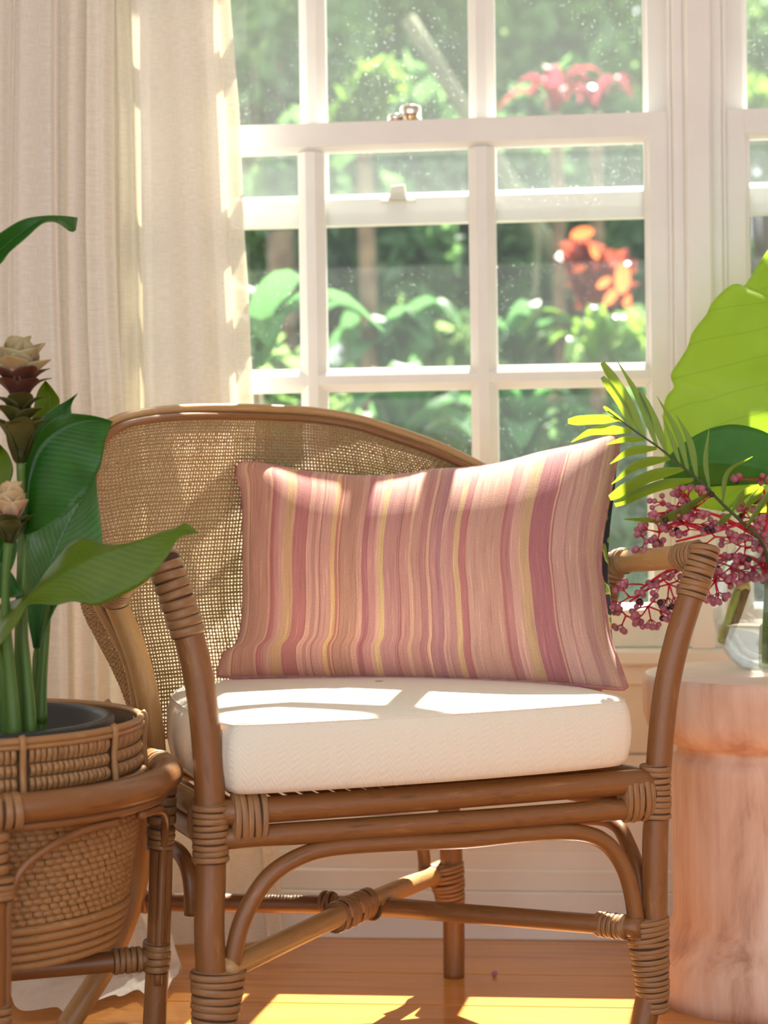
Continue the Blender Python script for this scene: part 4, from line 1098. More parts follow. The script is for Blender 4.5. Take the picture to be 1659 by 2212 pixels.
M_LEAF = leafmat('dark_green_leaf', lin(34, 92, 30), lin(46, 112, 34), (0.26, 0.46, 0.05), 0.32, 0.33, vein=(0.42, 26, 0.16, 0.45, lin(20, 66, 18)))
M_LEAFO = leafmat('olive_green_leaf', lin(84, 120, 24), lin(98, 128, 30), (0.42, 0.52, 0.04), 0.40, 0.36, vein=(0.42, 24, 0.16, 0.30, lin(70, 100, 20)))
M_LEAFP = leafmat('sky_sheen_leaf', lin(92, 146, 84), lin(108, 160, 100), (0.26, 0.46, 0.14), 0.25, 0.24, vein=(0.42, 24, 0.16, 0.45, lin(36, 92, 40)))  # paler green carries the reflected sky in the leaf's colour
M_STEM = leafmat('green_stem', lin(70, 112, 44), lin(96, 128, 56), (0.3, 0.42, 0.08), 0.2, 0.4)
def leaf3(name, Lp, Mp, Rp, m, parent, n=40, k=9, ripple=0.0, seed=0, label=None, crease=0.0):
    """Leaf skinned over three rails: left edge, midrib, right edge; each point is (px, py, distance)."""
    A = [spline([at(*p) for p in P_], n) for P_ in (Lp, Mp, Rp)]
    G = np.zeros((n, 2 * k + 1, 3)); uv = np.zeros((n, 2 * k + 1, 2))
    rs = np.random.default_rng(seed); ph = rs.uniform(0, 6, 2)
    for j in range(2 * k + 1):
        t = j / k - 1.0
        a = abs(t); e = A[0] if t < 0 else A[2]
        w_ = a ** 1.15
        G[:, j] = A[1] * (1 - w_) + e * w_
        u = np.linspace(0, 1, n)
        off = ripple * np.sin(u * 24 + ph[0 if t < 0 else 1]) * a ** 2 * np.sin(PI * u) - crease * np.exp(-(a / 0.08) ** 2)
        G[:, j] += off[:, None] * (FWD * 0.8 + V(0, 0, 0.4))
        uv[:, j, 0] = u; uv[:, j, 1] = j / (2 * k)
    q = MB(); q.grid(G, uv=uv)
    o = q.build(name, m, parent)
    sm = o.modifiers.new('thickness', 'SOLIDIFY'); sm.thickness = 0.0006; sm.offset = 0
    return o
def P3(pts, d0, d1=None):
    d1 = d0 if d1 is None else d1
    n = len(pts)
    return [(x, y, d0 + (d1 - d0) * i / max(1, n - 1)) for i, (x, y) in enumerate(pts)]
leaf3('leaf', P3([(53, 1152), (51, 1080), (53, 1020), (62, 980), (90, 928), (130, 898), (180, 894), (225, 904), (244, 911)], 2.44, 2.47),
      P3([(56, 1155), (58, 1085), (64, 1020), (88, 962), (140, 922), (195, 908), (244, 911)], 2.455, 2.47),
      P3([(57, 1156), (95, 1141), (140, 1113), (181, 1073), (203, 1037), (219, 1000), (227, 955), (237, 925), (244, 911)], 2.41, 2.47), M_LEAF, plant, ripple=0.004, seed=1)
leaf3('leaf', P3([(72, 1400), (58, 1320), (52, 1230), (62, 1140), (110, 1075), (165, 1045), (207, 1030)], 2.50, 2.54),
      P3([(80, 1402), (92, 1310), (112, 1220), (150, 1130), (207, 1030)], 2.52, 2.54),
      P3([(88, 1400), (112, 1330), (150, 1270), (200, 1215), (221, 1172), (217, 1130), (212, 1080), (207, 1030)], 2.48, 2.54), M_LEAFP, plant, ripple=0.004, seed=2)
leaf3('leaf', P3([(0, 1305), (25, 1299), (52, 1287), (78, 1267), (101, 1233), (128, 1200), (149, 1176), (176, 1164), (203, 1168), (236, 1176), (287, 1171), (338, 1152), (381, 1139), (402, 1130), (429, 1151)], 2.44, 2.38),
      P3([(-4, 1374), (30, 1320), (60, 1290), (110, 1254), (170, 1217), (243, 1184), (330, 1160), (390, 1145), (429, 1151)], 2.38, 2.38),
      P3([(0, 1395), (40, 1342), (57, 1308), (83, 1304), (121, 1307), (158, 1299), (199, 1308), (218, 1306), (250, 1292), (304, 1264), (338, 1233), (365, 1196), (388, 1162), (429, 1151)], 2.36, 2.37), M_LEAFO, plant, n=60, seed=3)
leaf3('leaf', P3([(-30, 1250), (0, 1215), (13, 1222), (30, 1245), (54, 1284)], 2.43, 2.43), P3([(-40, 1300), (-10, 1270), (15, 1262), (54, 1284)], 2.44, 2.43),
      P3([(-30, 1330), (-8, 1296), (15, 1292), (35, 1290), (54, 1284)], 2.42, 2.43), M_LEAF, plant, seed=4)
leaf3('leaf', P3([(-120, 640), (-60, 545), (0, 503), (45, 476), (85, 467), (130, 466), (168, 470)], 2.42, 2.48), P3([(-122, 655), (-50, 575), (0, 540), (50, 500), (95, 475), (135, 475), (166, 484)], 2.44, 2.47),
      P3([(-124, 670), (-50, 610), (0, 571), (20, 545), (55, 515), (90, 484), (115, 479), (132, 486), (153, 501), (164, 497)], 2.42, 2.46), M_LEAF, plant, seed=5)
leaf3('leaf', P3([(60, 960), (70, 900), (80, 850), (98, 822)], 2.53), P3([(75, 960), (95, 910), (108, 870), (100, 824)], 2.54), P3([(85, 955), (112, 900), (129, 868), (115, 842), (100, 824)], 2.53), M_LEAFO, plant, seed=6)
leaf3('leaf', P3([(70, 980), (80, 920), (110, 885), (137, 870), (156, 858), (168, 849)], 2.50), P3([(80, 985), (105, 930), (135, 890), (158, 865), (168, 849)], 2.51), P3([(95, 985), (130, 940), (153, 905), (153, 880), (160, 860), (168, 849)], 2.49), M_LEAFP, plant, seed=7)
leaf3('leaf', P3([(-70, 1100), (-50, 1010), (-10, 960), (2, 962)], 2.49), P3([(-60, 1105), (-30, 1030), (4, 975), (2, 962)], 2.50), P3([(-40, 1105), (10, 1060), (28, 1020), (20, 985), (2, 962)], 2.49), M_LEAFO, plant, seed=8)
leaf3('leaf', P3([(-60, 1290), (-30, 1200), (-5, 1130), (5, 1100)], 2.46), P3([(-40, 1290), (-5, 1210), (12, 1150), (5, 1100)], 2.47), P3([(-10, 1290), (20, 1240), (36, 1190), (30, 1140), (5, 1100)], 2.45), M_LEAF, plant, seed=9)
def stem(pts, r, m=None, d=None, parent=plant, name='stem', n=24):
    q = MB(); q.tube([at(*p) for p in pts], r, seg=10, n=n); return q.build(name, m or M_STEM, parent)
zs_ = 1700
stem([(60, 1668, 2.46), (54, 1580, 2.46), (48, 1480, 2.455), (46, 1350, 2.45), (48, 1200, 2.45), (46, 1060, 2.445), (44, 985, 2.44)], (0.0125, 0.0115, 0.0100, 0.0075, 0.0055, 0.005, 0.006))
stem([(98, 1668, 2.50), (88, 1580, 2.50), (82, 1500, 2.50), (78, 1430, 2.50), (80, 1400, 2.51)], (0.0115, 0.0105, 0.0095, 0.0085, 0.004))
stem([(88, 1560, 2.49), (90, 1480, 2.49), (97, 1390, 2.49), (104, 1310, 2.50), (108, 1240, 2.51)], (0.0085, 0.006, 0.0045, 0.0038, 0.003))
stem([(22, 1668, 2.45), (16, 1580, 2.45), (10, 1480, 2.44), (4, 1400, 2.43), (-6, 1370, 2.39)], (0.010, 0.0095, 0.0085, 0.007, 0.004))
stem([(36, 1668, 2.42), (30, 1560, 2.42), (22, 1450, 2.42), (12, 1330, 2.415), (14, 1230, 2.41), (20, 1168, 2.41)], (0.010, 0.009, 0.0075, 0.006, 0.005, 0.006))
stem([(70, 1640, 2.44), (62, 1500, 2.44), (48, 1330, 2.44), (52, 1240, 2.44), (55, 1154, 2.445)], (0.009, 0.0085, 0.0075, 0.005, 0.003))
stem([(-20, 1668, 2.5), (-40, 1400, 2.5), (-80, 900, 2.48), (-122, 655, 2.43)], (0.010, 0.009, 0.007, 0.003))
def bractmat(name, base, tip, tr):
    m, t, out = mat(name)
    p = N(t, 'ShaderNodeBsdfPrincipled', Roughness=0.5); trn = N(t, 'ShaderNodeBsdfTranslucent')
    tc = N(t, 'ShaderNodeTexCoord'); sx = N(t, 'ShaderNodeSeparateXYZ'); t.links.new(tc.outputs['UV'], sx.inputs[0])
    nz = N(t, 'ShaderNodeTexNoise', Scale=5.0, Detail=3.0); t.links.new(tc.outputs['UV'], nz.inputs['Vector'])
    ad = N(t, 'ShaderNodeMath', operation='MULTIPLY_ADD'); ad.inputs[1].default_value = 0.5; ad.inputs[2].default_value = -0.25; t.links.new(nz.outputs['Fac'], ad.inputs[0])
    a2 = N(t, 'ShaderNodeMath', operation='ADD'); t.links.new(ad.outputs[0], a2.inputs[0]); t.links.new(sx.outputs[0], a2.inputs[1])
    r = ramp(t, [(0.25, base), (0.8, tip)]); t.links.new(a2.outputs[0], r.inputs[0])
    t.links.new(r.outputs[0], p.inputs['Base Color']); trn.inputs[0].default_value = (*tr, 1)
    ms = N(t, 'ShaderNodeMixShader'); ms.inputs[0].default_value = 0.35
    t.links.new(p.outputs[0], ms.inputs[1]); t.links.new(trn.outputs[0], ms.inputs[2]); t.links.new(ms.outputs[0], out.inputs[0]); return m
M_BG = bractmat('green_bract', lin(58, 66, 24), lin(104, 104, 56), (0.28, 0.28, 0.06))
M_BP = bractmat('pink_bract', lin(166, 98, 112), lin(200, 190, 144), (0.62, 0.42, 0.32))
M_BR = bractmat('maroon_bract', lin(92, 48, 50), lin(112, 74, 56), (0.35, 0.14, 0.12))
M_BC = bractmat('cream_bract', lin(206, 150, 140), lin(226, 206, 160), (0.7, 0.5, 0.32))
def bract(parent, base, az, up, length, width, spread, curl, m):
    d = -FWD * math.cos(az) + RGT * math.sin(az)
    side = nrm(np.cross(up, d))
    n, k = 13, 4
    G = np.zeros((n, 2 * k + 1, 3)); uv = np.zeros((n, 2 * k + 1, 2))
    for i in range(n):
        u = 1 - (1 - i / (n - 1)) ** 1.9
        th = spread * u + curl * max(0, u - 0.6) ** 2 * 6
        c = base + d * (0.004 + length * (spread * 0.62 * u + 0.35 * math.sin(th) * u)) + up * length * (u * (1 - 0.28 * spread * u) - curl * 0.5 * max(0, u - 0.7) ** 1.5)
        w_ = width * ((0.45 + 0.55 * math.sin(PI / 2 * min(1, u / 0.62))) if u < 0.62 else math.sqrt(max(0.0012, 1 - ((u - 0.62) / 0.385) ** 2)))
        for j in range(2 * k + 1):
            t = j / k - 1
            G[i, j] = c + side * w_ * t - d * (abs(t) ** 2 * w_ * 0.62)
            uv[i, j] = (u, j / (2 * k))
    q = MB(); q.grid(G, uv=uv)
    o = q.build('bract', m, parent)
    sm = o.modifiers.new('thickness', 'SOLIDIFY'); sm.thickness = 0.0007
    return o
def spike(axis, levels, seed):
    """axis: (px,py,d) bottom and top; levels: (t, count, length, width, spread, curl, material)."""
    a0, a1 = at(*axis[0]), at(*axis[1])
    up = nrm(a1 - a0); random.seed(seed)
    q = MB(); q.tube([a0, 0.5 * (a0 + a1), a1], (0.007, 0.012, 0.005), seg=10, n=12); fl = q.build('flower_spike', M_BG, plant)
    ph = 0.3
    for t, cnt, ln, wd, sprd, cu, mm in levels:
        for i in range(cnt):
            az = ph + 2 * PI * i / cnt + random.uniform(-0.12, 0.12)
            bract(fl, a0 + (a1 - a0) * t, az, up, ln * random.uniform(0.9, 1.1), wd, sprd, cu, mm)
        ph += PI / cnt + 0.2
    return fl
spike([(44, 1000, 2.44), (41, 800, 2.44)], [(0.02, 3, 0.060, 0.018, 0.48, 0.3, M_BG), (0.20, 4, 0.042, 0.016, 0.80, 0.9, M_BG), (0.36, 4, 0.040, 0.016, 0.85, 1.0, M_BG), (0.50, 4, 0.038, 0.016, 0.85, 1.0, M_BG), (0.64, 5, 0.040, 0.015, 0.80, 0.8, M_BR),
       (0.72, 4, 0.050, 0.017, 0.80, 0.3, M_BR), (0.77, 5, 0.052, 0.0220, 0.85, 0.05, M_BP), (0.84, 5, 0.058, 0.0250, 0.55, 0.0, M_BP), (0.90, 3, 0.052, 0.0220, 0.22, 0.0, M_BP)], 5)
spike([(20, 1172, 2.41), (24, 1078, 2.41)], [(0.0, 3, 0.036, 0.015, 0.6, 0.5, M_BG), (0.20, 4, 0.034, 0.014, 0.75, 0.8, M_BG), (0.40, 4, 0.036, 0.017, 0.6, 0.2, M_BC), (0.58, 4, 0.036, 0.018, 0.45, 0.05, M_BC), (0.76, 4, 0.034, 0.016, 0.28, 0.0, M_BC), (0.88, 3, 0.030, 0.010, 0.15, 0, M_BC)], 9)

# ------------------------------------------------------------------ timber pedestal table
def limed():
    m, t, out = mat('limed_pink_timber')
    p = N(t, 'ShaderNodeBsdfPrincipled', Roughness=0.55); t.links.new(p.outputs[0], out.inputs[0])
    tc = N(t, 'ShaderNodeTexCoord'); mp = N(t, 'ShaderNodeMapping'); mp.inputs['Scale'].default_value = (7, 7, 1.6); t.links.new(tc.outputs['Object'], mp.inputs[0])
    nz = N(t, 'ShaderNodeTexNoise', Scale=1.8, Detail=6.0, Roughness=0.62, Distortion=0.4); t.links.new(mp.outputs[0], nz.inputs['Vector'])
    r = ramp(t, [(0.30, lin(176, 128, 104)), (0.42, lin(214, 174, 150)), (0.56, lin(228, 196, 176)), (0.75, lin(236, 214, 198))]); t.links.new(nz.outputs['Fac'], r.inputs[0])
    mp2 = N(t, 'ShaderNodeMapping'); mp2.inputs['Scale'].default_value = (60, 60, 4); t.links.new(tc.outputs['Object'], mp2.inputs[0])
    n2 = N(t, 'ShaderNodeTexNoise', Scale=1.0, Detail=3.0); t.links.new(mp2.outputs[0], n2.inputs['Vector'])
    r2 = ramp(t, [(0.3, (0.86, 0.82, 0.80)), (0.6, (1, 1, 1))]); t.links.new(n2.outputs['Fac'], r2.inputs[0])
    mx = N(t, 'ShaderNodeMix', data_type='RGBA'); mx.blend_type = 'MULTIPLY'; mx.inputs[0].default_value = 1.0
    t.links.new(r.outputs[0], mx.inputs[6]); t.links.new(r2.outputs[0], mx.inputs[7]); t.links.new(mx.outputs[2], p.inputs['Base Color'])
    b = N(t, 'ShaderNodeBump', Strength=0.15, Distance=0.002); t.links.new(n2.outputs['Fac'], b.inputs['Height']); t.links.new(b.outputs[0], p.inputs['Normal'])
    return m
M_LIME = limed()
M_LIMET = simple('limed_table_top', lin(232, 214, 200), 0.5, noise=lin(222, 198, 182), scale=9)
TC = at(1645, 1462, 3.0); TC = V(TC[0], TC[1], 0)
table = thing('pedestal_table', 'round pinkish limed timber pedestal table carrying the glass vase', 'table', tuple(TC))
q = MB(); q.lathe([(0.0005, 0.490), (0.166, 0.490), (0.174, 0.488)], TC, 72); q.build('table_top', M_LIMET, table)
q = MB(); q.lathe([(0.174, 0.488), (0.1775, 0.484), (0.1785, 0.476), (0.1780, 0.430), (0.172, 0.410), (0.160, 0.396), (0.146, 0.387), (0.136, 0.383)], TC, 72); q.build('slab', M_LIME, table)
q = MB(); q.lathe([(0.136, 0.383), (0.128, 0.380), (0.1265, 0.372), (0.130, 0.366), (0.1345, 0.360), (0.1365, 0.345), (0.1365, 0.12), (0.150, 0.09), (0.172, 0.06), (0.176, 0.02), (0.174, 0.0), (0.0005, 0.0)], TC, 72); q.build('pedestal', M_LIME, table)
q = MB()
pcr = [TC + (-FWD * math.cos(a_) + RGT * math.sin(a_)) * 0.1368 + V(0, 0, z_) for a_, z_ in ((0.035, 0.352), (0.05, 0.31), (0.045, 0.26), (0.075, 0.21), (0.09, 0.15))]
q.tube(pcr, (0.0006, 0.0011, 0.0012, 0.0010, 0.0005), seg=6, n=24); q.build('crack', simple('crack_shadow', (0.06, 0.03, 0.02), 0.9), table)

# ------------------------------------------------------------------ glass vase with water
def clear(name, tint, ior):
    m, t, out = mat(name)
    tr = N(t, 'ShaderNodeBsdfTransparent'); tr.inputs[0].default_value = (*tint, 1)
    gl = N(t, 'ShaderNodeBsdfGlossy', Roughness=0.015); lw = N(t, 'ShaderNodeLayerWeight', Blend=ior)
    ms = N(t, 'ShaderNodeMixShader'); t.links.new(lw.outputs['Facing'], ms.inputs[0])
    pw = N(t, 'ShaderNodeMath', operation='POWER'); pw.inputs[1].default_value = 3.0; t.links.new(lw.outputs['Facing'], pw.inputs[0])
    m2 = N(t, 'ShaderNodeMath', operation='MULTIPLY_ADD'); m2.inputs[1].default_value = 0.7; m2.inputs[2].default_value = 0.035; t.links.new(pw.outputs[0], m2.inputs[0])
    t.links.new(m2.outputs[0], ms.inputs[0]); t.links.new(tr.outputs[0], ms.inputs[1]); t.links.new(gl.outputs[0], ms.inputs[2]); t.links.new(ms.outputs[0], out.inputs[0]); return m
M_VASE = clear('clear_vase_glass', (0.955, 0.975, 0.975), 0.5)
def water():
    m, t, out = mat('vase_water')
    p = N(t, 'ShaderNodeBsdfPrincipled', Roughness=0.0, IOR=1.33); p.inputs['Transmission Weight'].default_value = 1.0; p.inputs['Base Color'].default_value = (0.93, 0.98, 1.0, 1)
    tr = N(t, 'ShaderNodeBsdfTransparent'); ms = N(t, 'ShaderNodeMixShader'); ms.inputs[0].default_value = 0.55
    t.links.new(tr.outputs[0], ms.inputs[1]); t.links.new(p.outputs[0], ms.inputs[2]); t.links.new(ms.outputs[0], out.inputs[0]); return m
VC = at(1672, 1455, 3.03); VC = V(VC[0], VC[1], 0.4902)
vase = thing('glass_vase', 'clear round glass vase half full of water on the pedestal table', 'vase', tuple(VC))
VP = [(0.0005, 0.0), (0.046, 0.0), (0.056, 0.005), (0.072, 0.022), (0.085, 0.048), (0.0915, 0.078), (0.0925, 0.104), (0.088, 0.132), (0.076, 0.158), (0.062, 0.178), (0.057, 0.192), (0.062, 0.206)]
sv = spline([(a, 0, b) for a, b in VP[1:]], 48)[:, [0, 2]]
inn = [(max(0.0005, r - 0.0025), max(z, 0.004)) for r, z in sv]
q = MB(); q.lathe([(0.0005, 0.0)] + [tuple(a) for a in sv] + inn[::-1] + [(0.0005, 0.004)], VC, 64); q.build('vase_body', M_VASE, vase)
wp = [(r - 0.0006, z) for r, z in inn if z < 0.069]
q = MB(); q.lathe([(0.0005, 0.0046)] + wp + [(wp[-1][0], 0.0695), (0.0005, 0.0695)], VC, 64); q.build('water', water(), vase)

# ------------------------------------------------------------------ cut foliage in the vase
M_ALO = leafmat('lime_elephant_ear_leaf', lin(128, 172, 66), lin(148, 188, 82), (0.76, 0.92, 0.20), 0.60, 0.32, vein=(0.62, 9.5, 0.035, 0.55, lin(160, 196, 90)), bump=0.35)
big = thing('elephant_ear_leaf', 'huge glowing lime green leaf with a wavy edge standing in the vase', 'leaf', tuple(at(1655, 1400, 3.03)))
leaf3('blade', P3([(1716, 470), (1659, 541), (1629, 586), (1608, 616), (1596, 612), (1580, 613), (1561, 627), (1538, 654), (1527, 681), (1508, 705), (1493, 726), (1486, 746), (1472, 768), (1450, 801), (1449, 817), (1456, 838), (1441, 857), (1434, 886), (1434, 925), (1434, 975), (1436, 1010), (1445, 1045), (1470, 1078), (1510, 1096), (1560, 1104)], 3.16, 3.02),
      P3([(1850, 560), (1832, 640), (1812, 720), (1788, 800), (1756, 880), (1718, 955), (1670, 1020), (1615, 1070), (1560, 1104)], 3.06, 3.02),
      P3([(1870, 590), (1880, 680), (1868, 780), (1845, 870), (1800, 965), (1735, 1050), (1650, 1108), (1560, 1104)], 3.28, 3.05), M_ALO, big, n=90, k=16, ripple=0.006, seed=21, crease=0.004)
stem([(1655, 1432, 3.03), (1657, 1330, 3.02), (1668, 1200, 3.01), (1720, 1000, 3.05), (1850, 700, 3.08), (1850, 560, 3.06)], (0.0065, 0.0065, 0.006, 0.0055, 0.0045, 0.004), m=leafmat('leaf_stalk', lin(82, 118, 32), lin(108, 140, 40), (0.3, 0.45, 0.05), 0.2, 0.35), parent=big, name='stalk', n=40)
M_DKL = leafmat('broad_dark_leaf', lin(58, 118, 54), lin(72, 134, 62), (0.32, 0.58, 0.10), 0.42, 0.35, vein=(0.16, 3.4, 0.02, 0.5, lin(92, 142, 84)), bump=0.3)
dk = thing('broad_green_leaf', 'broad dark green ribbed leaf lying across the lime elephant ear leaf', 'leaf', tuple(at(1690, 1060, 2.99)))
leaf3('blade', P3([(1428, 1020), (1446, 985), (1480, 955), (1525, 929), (1575, 917), (1620, 922), (1665, 940), (1720, 985), (1760, 1040)], 2.97, 2.99), P3([(1428, 1020), (1500, 1004), (1560, 1000), (1640, 1010), (1710, 1030), (1760, 1040)], 2.95, 2.99),
      P3([(1428, 1020), (1440, 1042), (1480, 1052), (1560, 1050), (1640, 1046), (1700, 1050), (1760, 1040)], 2.97, 2.99), M_DKL, dk, n=50, seed=22)
stem([(1760, 1040, 2.99), (1742, 1130, 3.01), (1690, 1300, 3.03), (1670, 1420, 3.03)], (0.004, 0.005, 0.006, 0.006), parent=dk, name='stalk', n=30)
# palm frond
M_PALM = leafmat('palm_leaflet', lin(24, 58, 24), lin(36, 78, 26), (0.75, 1.0, 0.05), 0.30, 0.36)
palm = thing('palm_frond', 'small dark palm frond with narrow leaflets, its upper ones sunlit yellow green', 'palm frond', tuple(at(1650, 1180, 2.93)))
PD = 2.90
rach = [(1312, 888), (1340, 908), (1380, 937), (1422, 966), (1470, 1005), (1515, 1042), (1560, 1088), (1605, 1130), (1650, 1180), (1668, 1290), (1662, 1410)]
stem([(x, y, PD if i < 8 else PD + 0.04 * (i - 7)) for i, (x, y) in enumerate(rach)], (0.0010, 0.0014, 0.0020, 0.0026, 0.0030, 0.0033, 0.0036, 0.0038, 0.004, 0.004, 0.004), m=simple('palm_rib', lin(58, 70, 34), 0.5), parent=palm, name='rachis', n=60)
def leaflet(p0, p1, wpx, bend=(0, 0), d0=PD, d1=PD, trunc=False):
    a, b = at(*p0, d0), at(*p1, d1)
    md = at(0.5 * (p0[0] + p1[0]) + bend[0], 0.5 * (p0[1] + p1[1]) + bend[1], 0.5 * (d0 + d1))
    P = spline([a, md, b], 16)
    T_ = np.gradient(P, axis=0); T_ /= np.linalg.norm(T_, axis=1)[:, None]
    sd = np.cross(T_, FWD + V(0, 0, 0.35)); sd /= np.linalg.norm(sd, axis=1)[:, None]
    u = np.linspace(0, 1, 16)
    wd = wpx * PD / FPX * 0.5 * (np.minimum(1, 0.35 + u * 2.2) * (np.clip((1.0 - u) / 0.5, 0.05, 1) ** 0.8 if not trunc else np.clip((1.06 - u) / 0.25, 0, 1) ** 0.5))
    G = np.zeros((16, 3, 3)); uv = np.zeros((16, 3, 2))
    for j, s_ in enumerate((-1, 0, 1)):
        G[:, j] = P + sd * (wd * s_)[:, None] + (FWD * 0.25 * wd[:, None] if s_ else 0)
        uv[:, j, 0] = u; uv[:, j, 1] = j / 2
    q = MB(); q.grid(G, uv=uv); q.build('leaflet', M_PALM, palm)
for a in [((1372, 931), (1301, 814), 18, (4, -4), True), ((1393, 946), (1301, 783), 20, (6, -4), True), ((1419, 964), (1335, 782), 17, (8, -4), False), ((1440, 978), (1382, 846), 17, (4, -2), True), ((1469, 1002), (1430, 896), 11, (2, 0), False),
          ((1487, 1018), (1419, 856), 14, (10, -4), False), ((1506, 1034), (1460, 894), 15, (8, -8), False), ((1533, 1056), (1532, 924), 11, (-8, 6), False), ((1560, 1086), (1626, 986), 11, (-20, -16), False), ((1352, 916), (1304, 878), 9, (0, 0), True),
          ((1336, 906), (1227, 910), 22, (0, -2), True), ((1365, 930), (1234, 955), 22, (-14, -12), False), ((1393, 950), (1310, 960), 15, (0, -6), False), ((1419, 968), (1318, 1002), 20, (-6, -10), False), ((1448, 990), (1321, 1046), 22, (-6, -14), False),
          ((1477, 1013), (1317, 1076), 27, (4, -14), True), ((1498, 1036), (1328, 1090), 24, (6, -12), True), ((1532, 1066), (1345, 1122), 20, (4, 24), False), ((1640, 1048), (1578, 1110), 20, (-4, -8), False), ((1648, 1052), (1604, 1100), 18, (4, 0), False), ((1580, 1110), (1548, 1134), 16, (0, 0), False), ((1612, 1140), (1690, 1010), 14, (10, -10), False)]:
    leaflet(a[0], a[1], a[2], a[3], trunc=a[4])
# cut palm stump leaning in the vase
stump = thing('cut_stem', 'thick cut brown and green stem leaning inside the glass vase', 'stem', tuple(at(1562, 1392, 3.03)))
q = MB(); q.tube([at(1563, 1390, 3.035), at(1588, 1325, 3.03), at(1606, 1268, 3.03)], (0.009, 0.0105, 0.0115), seg=14, n=14); q.build('stalk', simple('fibrous_stem', lin(150, 120, 70), 0.7, noise=lin(110, 80, 46), scale=40, stretch=(3, 3, 0.6), bump=0.4), stump)
q = MB(); q.tube([at(1556, 1385, 3.02), at(1578, 1322, 3.018), at(1594, 1272, 3.018)], (0.005, 0.0065, 0.006), seg=10, n=14); q.build('green_side', simple('stem_green', lin(150, 168, 70), 0.5, noise=lin(176, 180, 90), scale=30), stump)
q = MB(); q.tube([at(1594, 1275, 3.02), at(1603, 1266, 3.018), at(1612, 1264, 3.02), at(1616, 1272, 3.025)], (0.004, 0.006, 0.006, 0.004), seg=10, n=14); q.build('torn_top', simple('stem_pith', lin(226, 208, 130), 0.6), stump)
# berry sprays
M_BERRY = simple('plum_berry', lin(156, 82, 106), 0.42, noise=lin(184, 112, 128), scale=60)
M_BERD = simple('dark_berry', lin(52, 20, 34), 0.4)
M_BSTM = leafmat('crimson_stem', lin(206, 30, 62), lin(222, 52, 84), (0.9, 0.08, 0.16), 0.25, 0.4)
def berry_mesh(name, m):
    q = MB(); q.lathe([(0.0002, -1.0), (0.42, -0.90), (0.78, -0.62), (0.98, -0.15), (0.96, 0.30), (0.72, 0.70), (0.40, 0.90), (0.20, 0.93), (0.12, 0.86), (0.0002, 0.85)], (0, 0, 0), 14)
    vs = np.vstack(q.v); me = bpy.data.meshes.new(name); me.from_pydata(vs.tolist(), [], q.f); me.materials.append(m)
    me.polygons.foreach_set('use_smooth', [True] * len(me.polygons)); return me
ME_B, ME_BD = berry_mesh('berry', M_BERRY), berry_mesh('dark_berry', M_BERD)
def spray(label, main, clusters, seed, r0=0.0036):
    """main: list of polylines [(px,py,d)...]; clusters: (hub px, py, d, radius px x, radius px y, count, (lean x, lean y))."""
    rr = random.Random(seed)
    root = thing('berry_spray', label, 'berry spray', tuple(at(*main[0][0])), 'berry sprays in the vase')
    q = MB()
    for ln in main:
        q.tube([at(*p) for p in ln], tuple(np.linspace(r0, 0.0018, len(ln))), seg=8, n=max(8, 6 * len(ln)))
    tw = MB(); pts = []
    for hx, hy, d, rx, ry, cnt, (lx, ly) in clusters:
        hub = at(hx, hy, d)
        cnt = int(cnt * 1.3); arms = max(2, cnt // 6)
        for a in range(arms):
            th = 2 * PI * a / arms + rr.uniform(-0.4, 0.4)
            sx_, sy_ = hx + lx * 0.6 + rx * 0.55 * math.cos(th), hy + ly * 0.6 + ry * 0.55 * math.sin(th)
            sd = d + rr.uniform(-0.02, 0.02)
            nd = at(sx_, sy_, sd); tw.tube([hub, nd], (0.0016, 0.0011), seg=5)
            m = cnt // arms + (1 if a < cnt % arms else 0)
            for b_ in range(m):
                t2 = th + rr.uniform(-1.3, 1.3); k = rr.uniform(0.30, 0.62)
                p = at(sx_ + lx * 0.4 + rx * k * math.cos(t2), sy_ + ly * 0.4 + ry * k * math.sin(t2), sd + rr.uniform(-0.016, 0.016))
                if any(np.linalg.norm(p - o2) < 0.0072 for o2 in pts): continue
                pts.append(p); tw.tube([nd, p], (0.0009, 0.0006), seg=4)
    q.build('stem', M_BSTM, root); tw.build('twigs', M_BSTM, root, kind='stuff')
    for p in pts:
        dark = rr.random() < 0.07
        s_ = rr.uniform(0.0042, 0.0053)
        o = share('berry', ME_BD if dark else ME_B, None, root, p, rot=(rr.uniform(0, 6), rr.uniform(0, 6), 0), scale=(s_, s_, s_))
    return root
spray('crimson stemmed spray of plum berries rising above the armrest in front of the palm frond', [[(1664, 1300, 3.02), (1656, 1230, 3.0), (1640, 1160, 2.96), (1608, 1132, 2.94), (1540, 1150, 2.93), (1460, 1170, 2.93)], [(1640, 1160, 2.96), (1560, 1118, 2.93), (1500, 1100, 2.92)], [(1645, 1175, 2.97), (1660, 1100, 2.96), (1648, 1055, 2.95)], [(1540, 1150, 2.93), (1465, 1130, 2.93), (1420, 1150, 2.93)]],
      [(1500, 1098, 2.92, 52, 34, 40, (-10, -12)), (1462, 1095, 2.92, 44, 30, 26, (-14, 0)), (1480, 1130, 2.93, 60, 26, 24, (0, 0)), (1425, 1150, 2.93, 40, 26, 20, (-8, 0)), (1395, 1168, 2.93, 34, 20, 14, (-6, 4)), (1545, 1160, 2.93, 46, 24, 18, (0, 6)), (1600, 1130, 2.94, 44, 34, 20, (0, -4)), (1640, 1110, 2.95, 40, 46, 20, (4, 8)), (1630, 1036, 2.95, 34, 18, 8, (-10, -2)), (1600, 1180, 2.95, 44, 24, 14, (-8, 4))], 31)
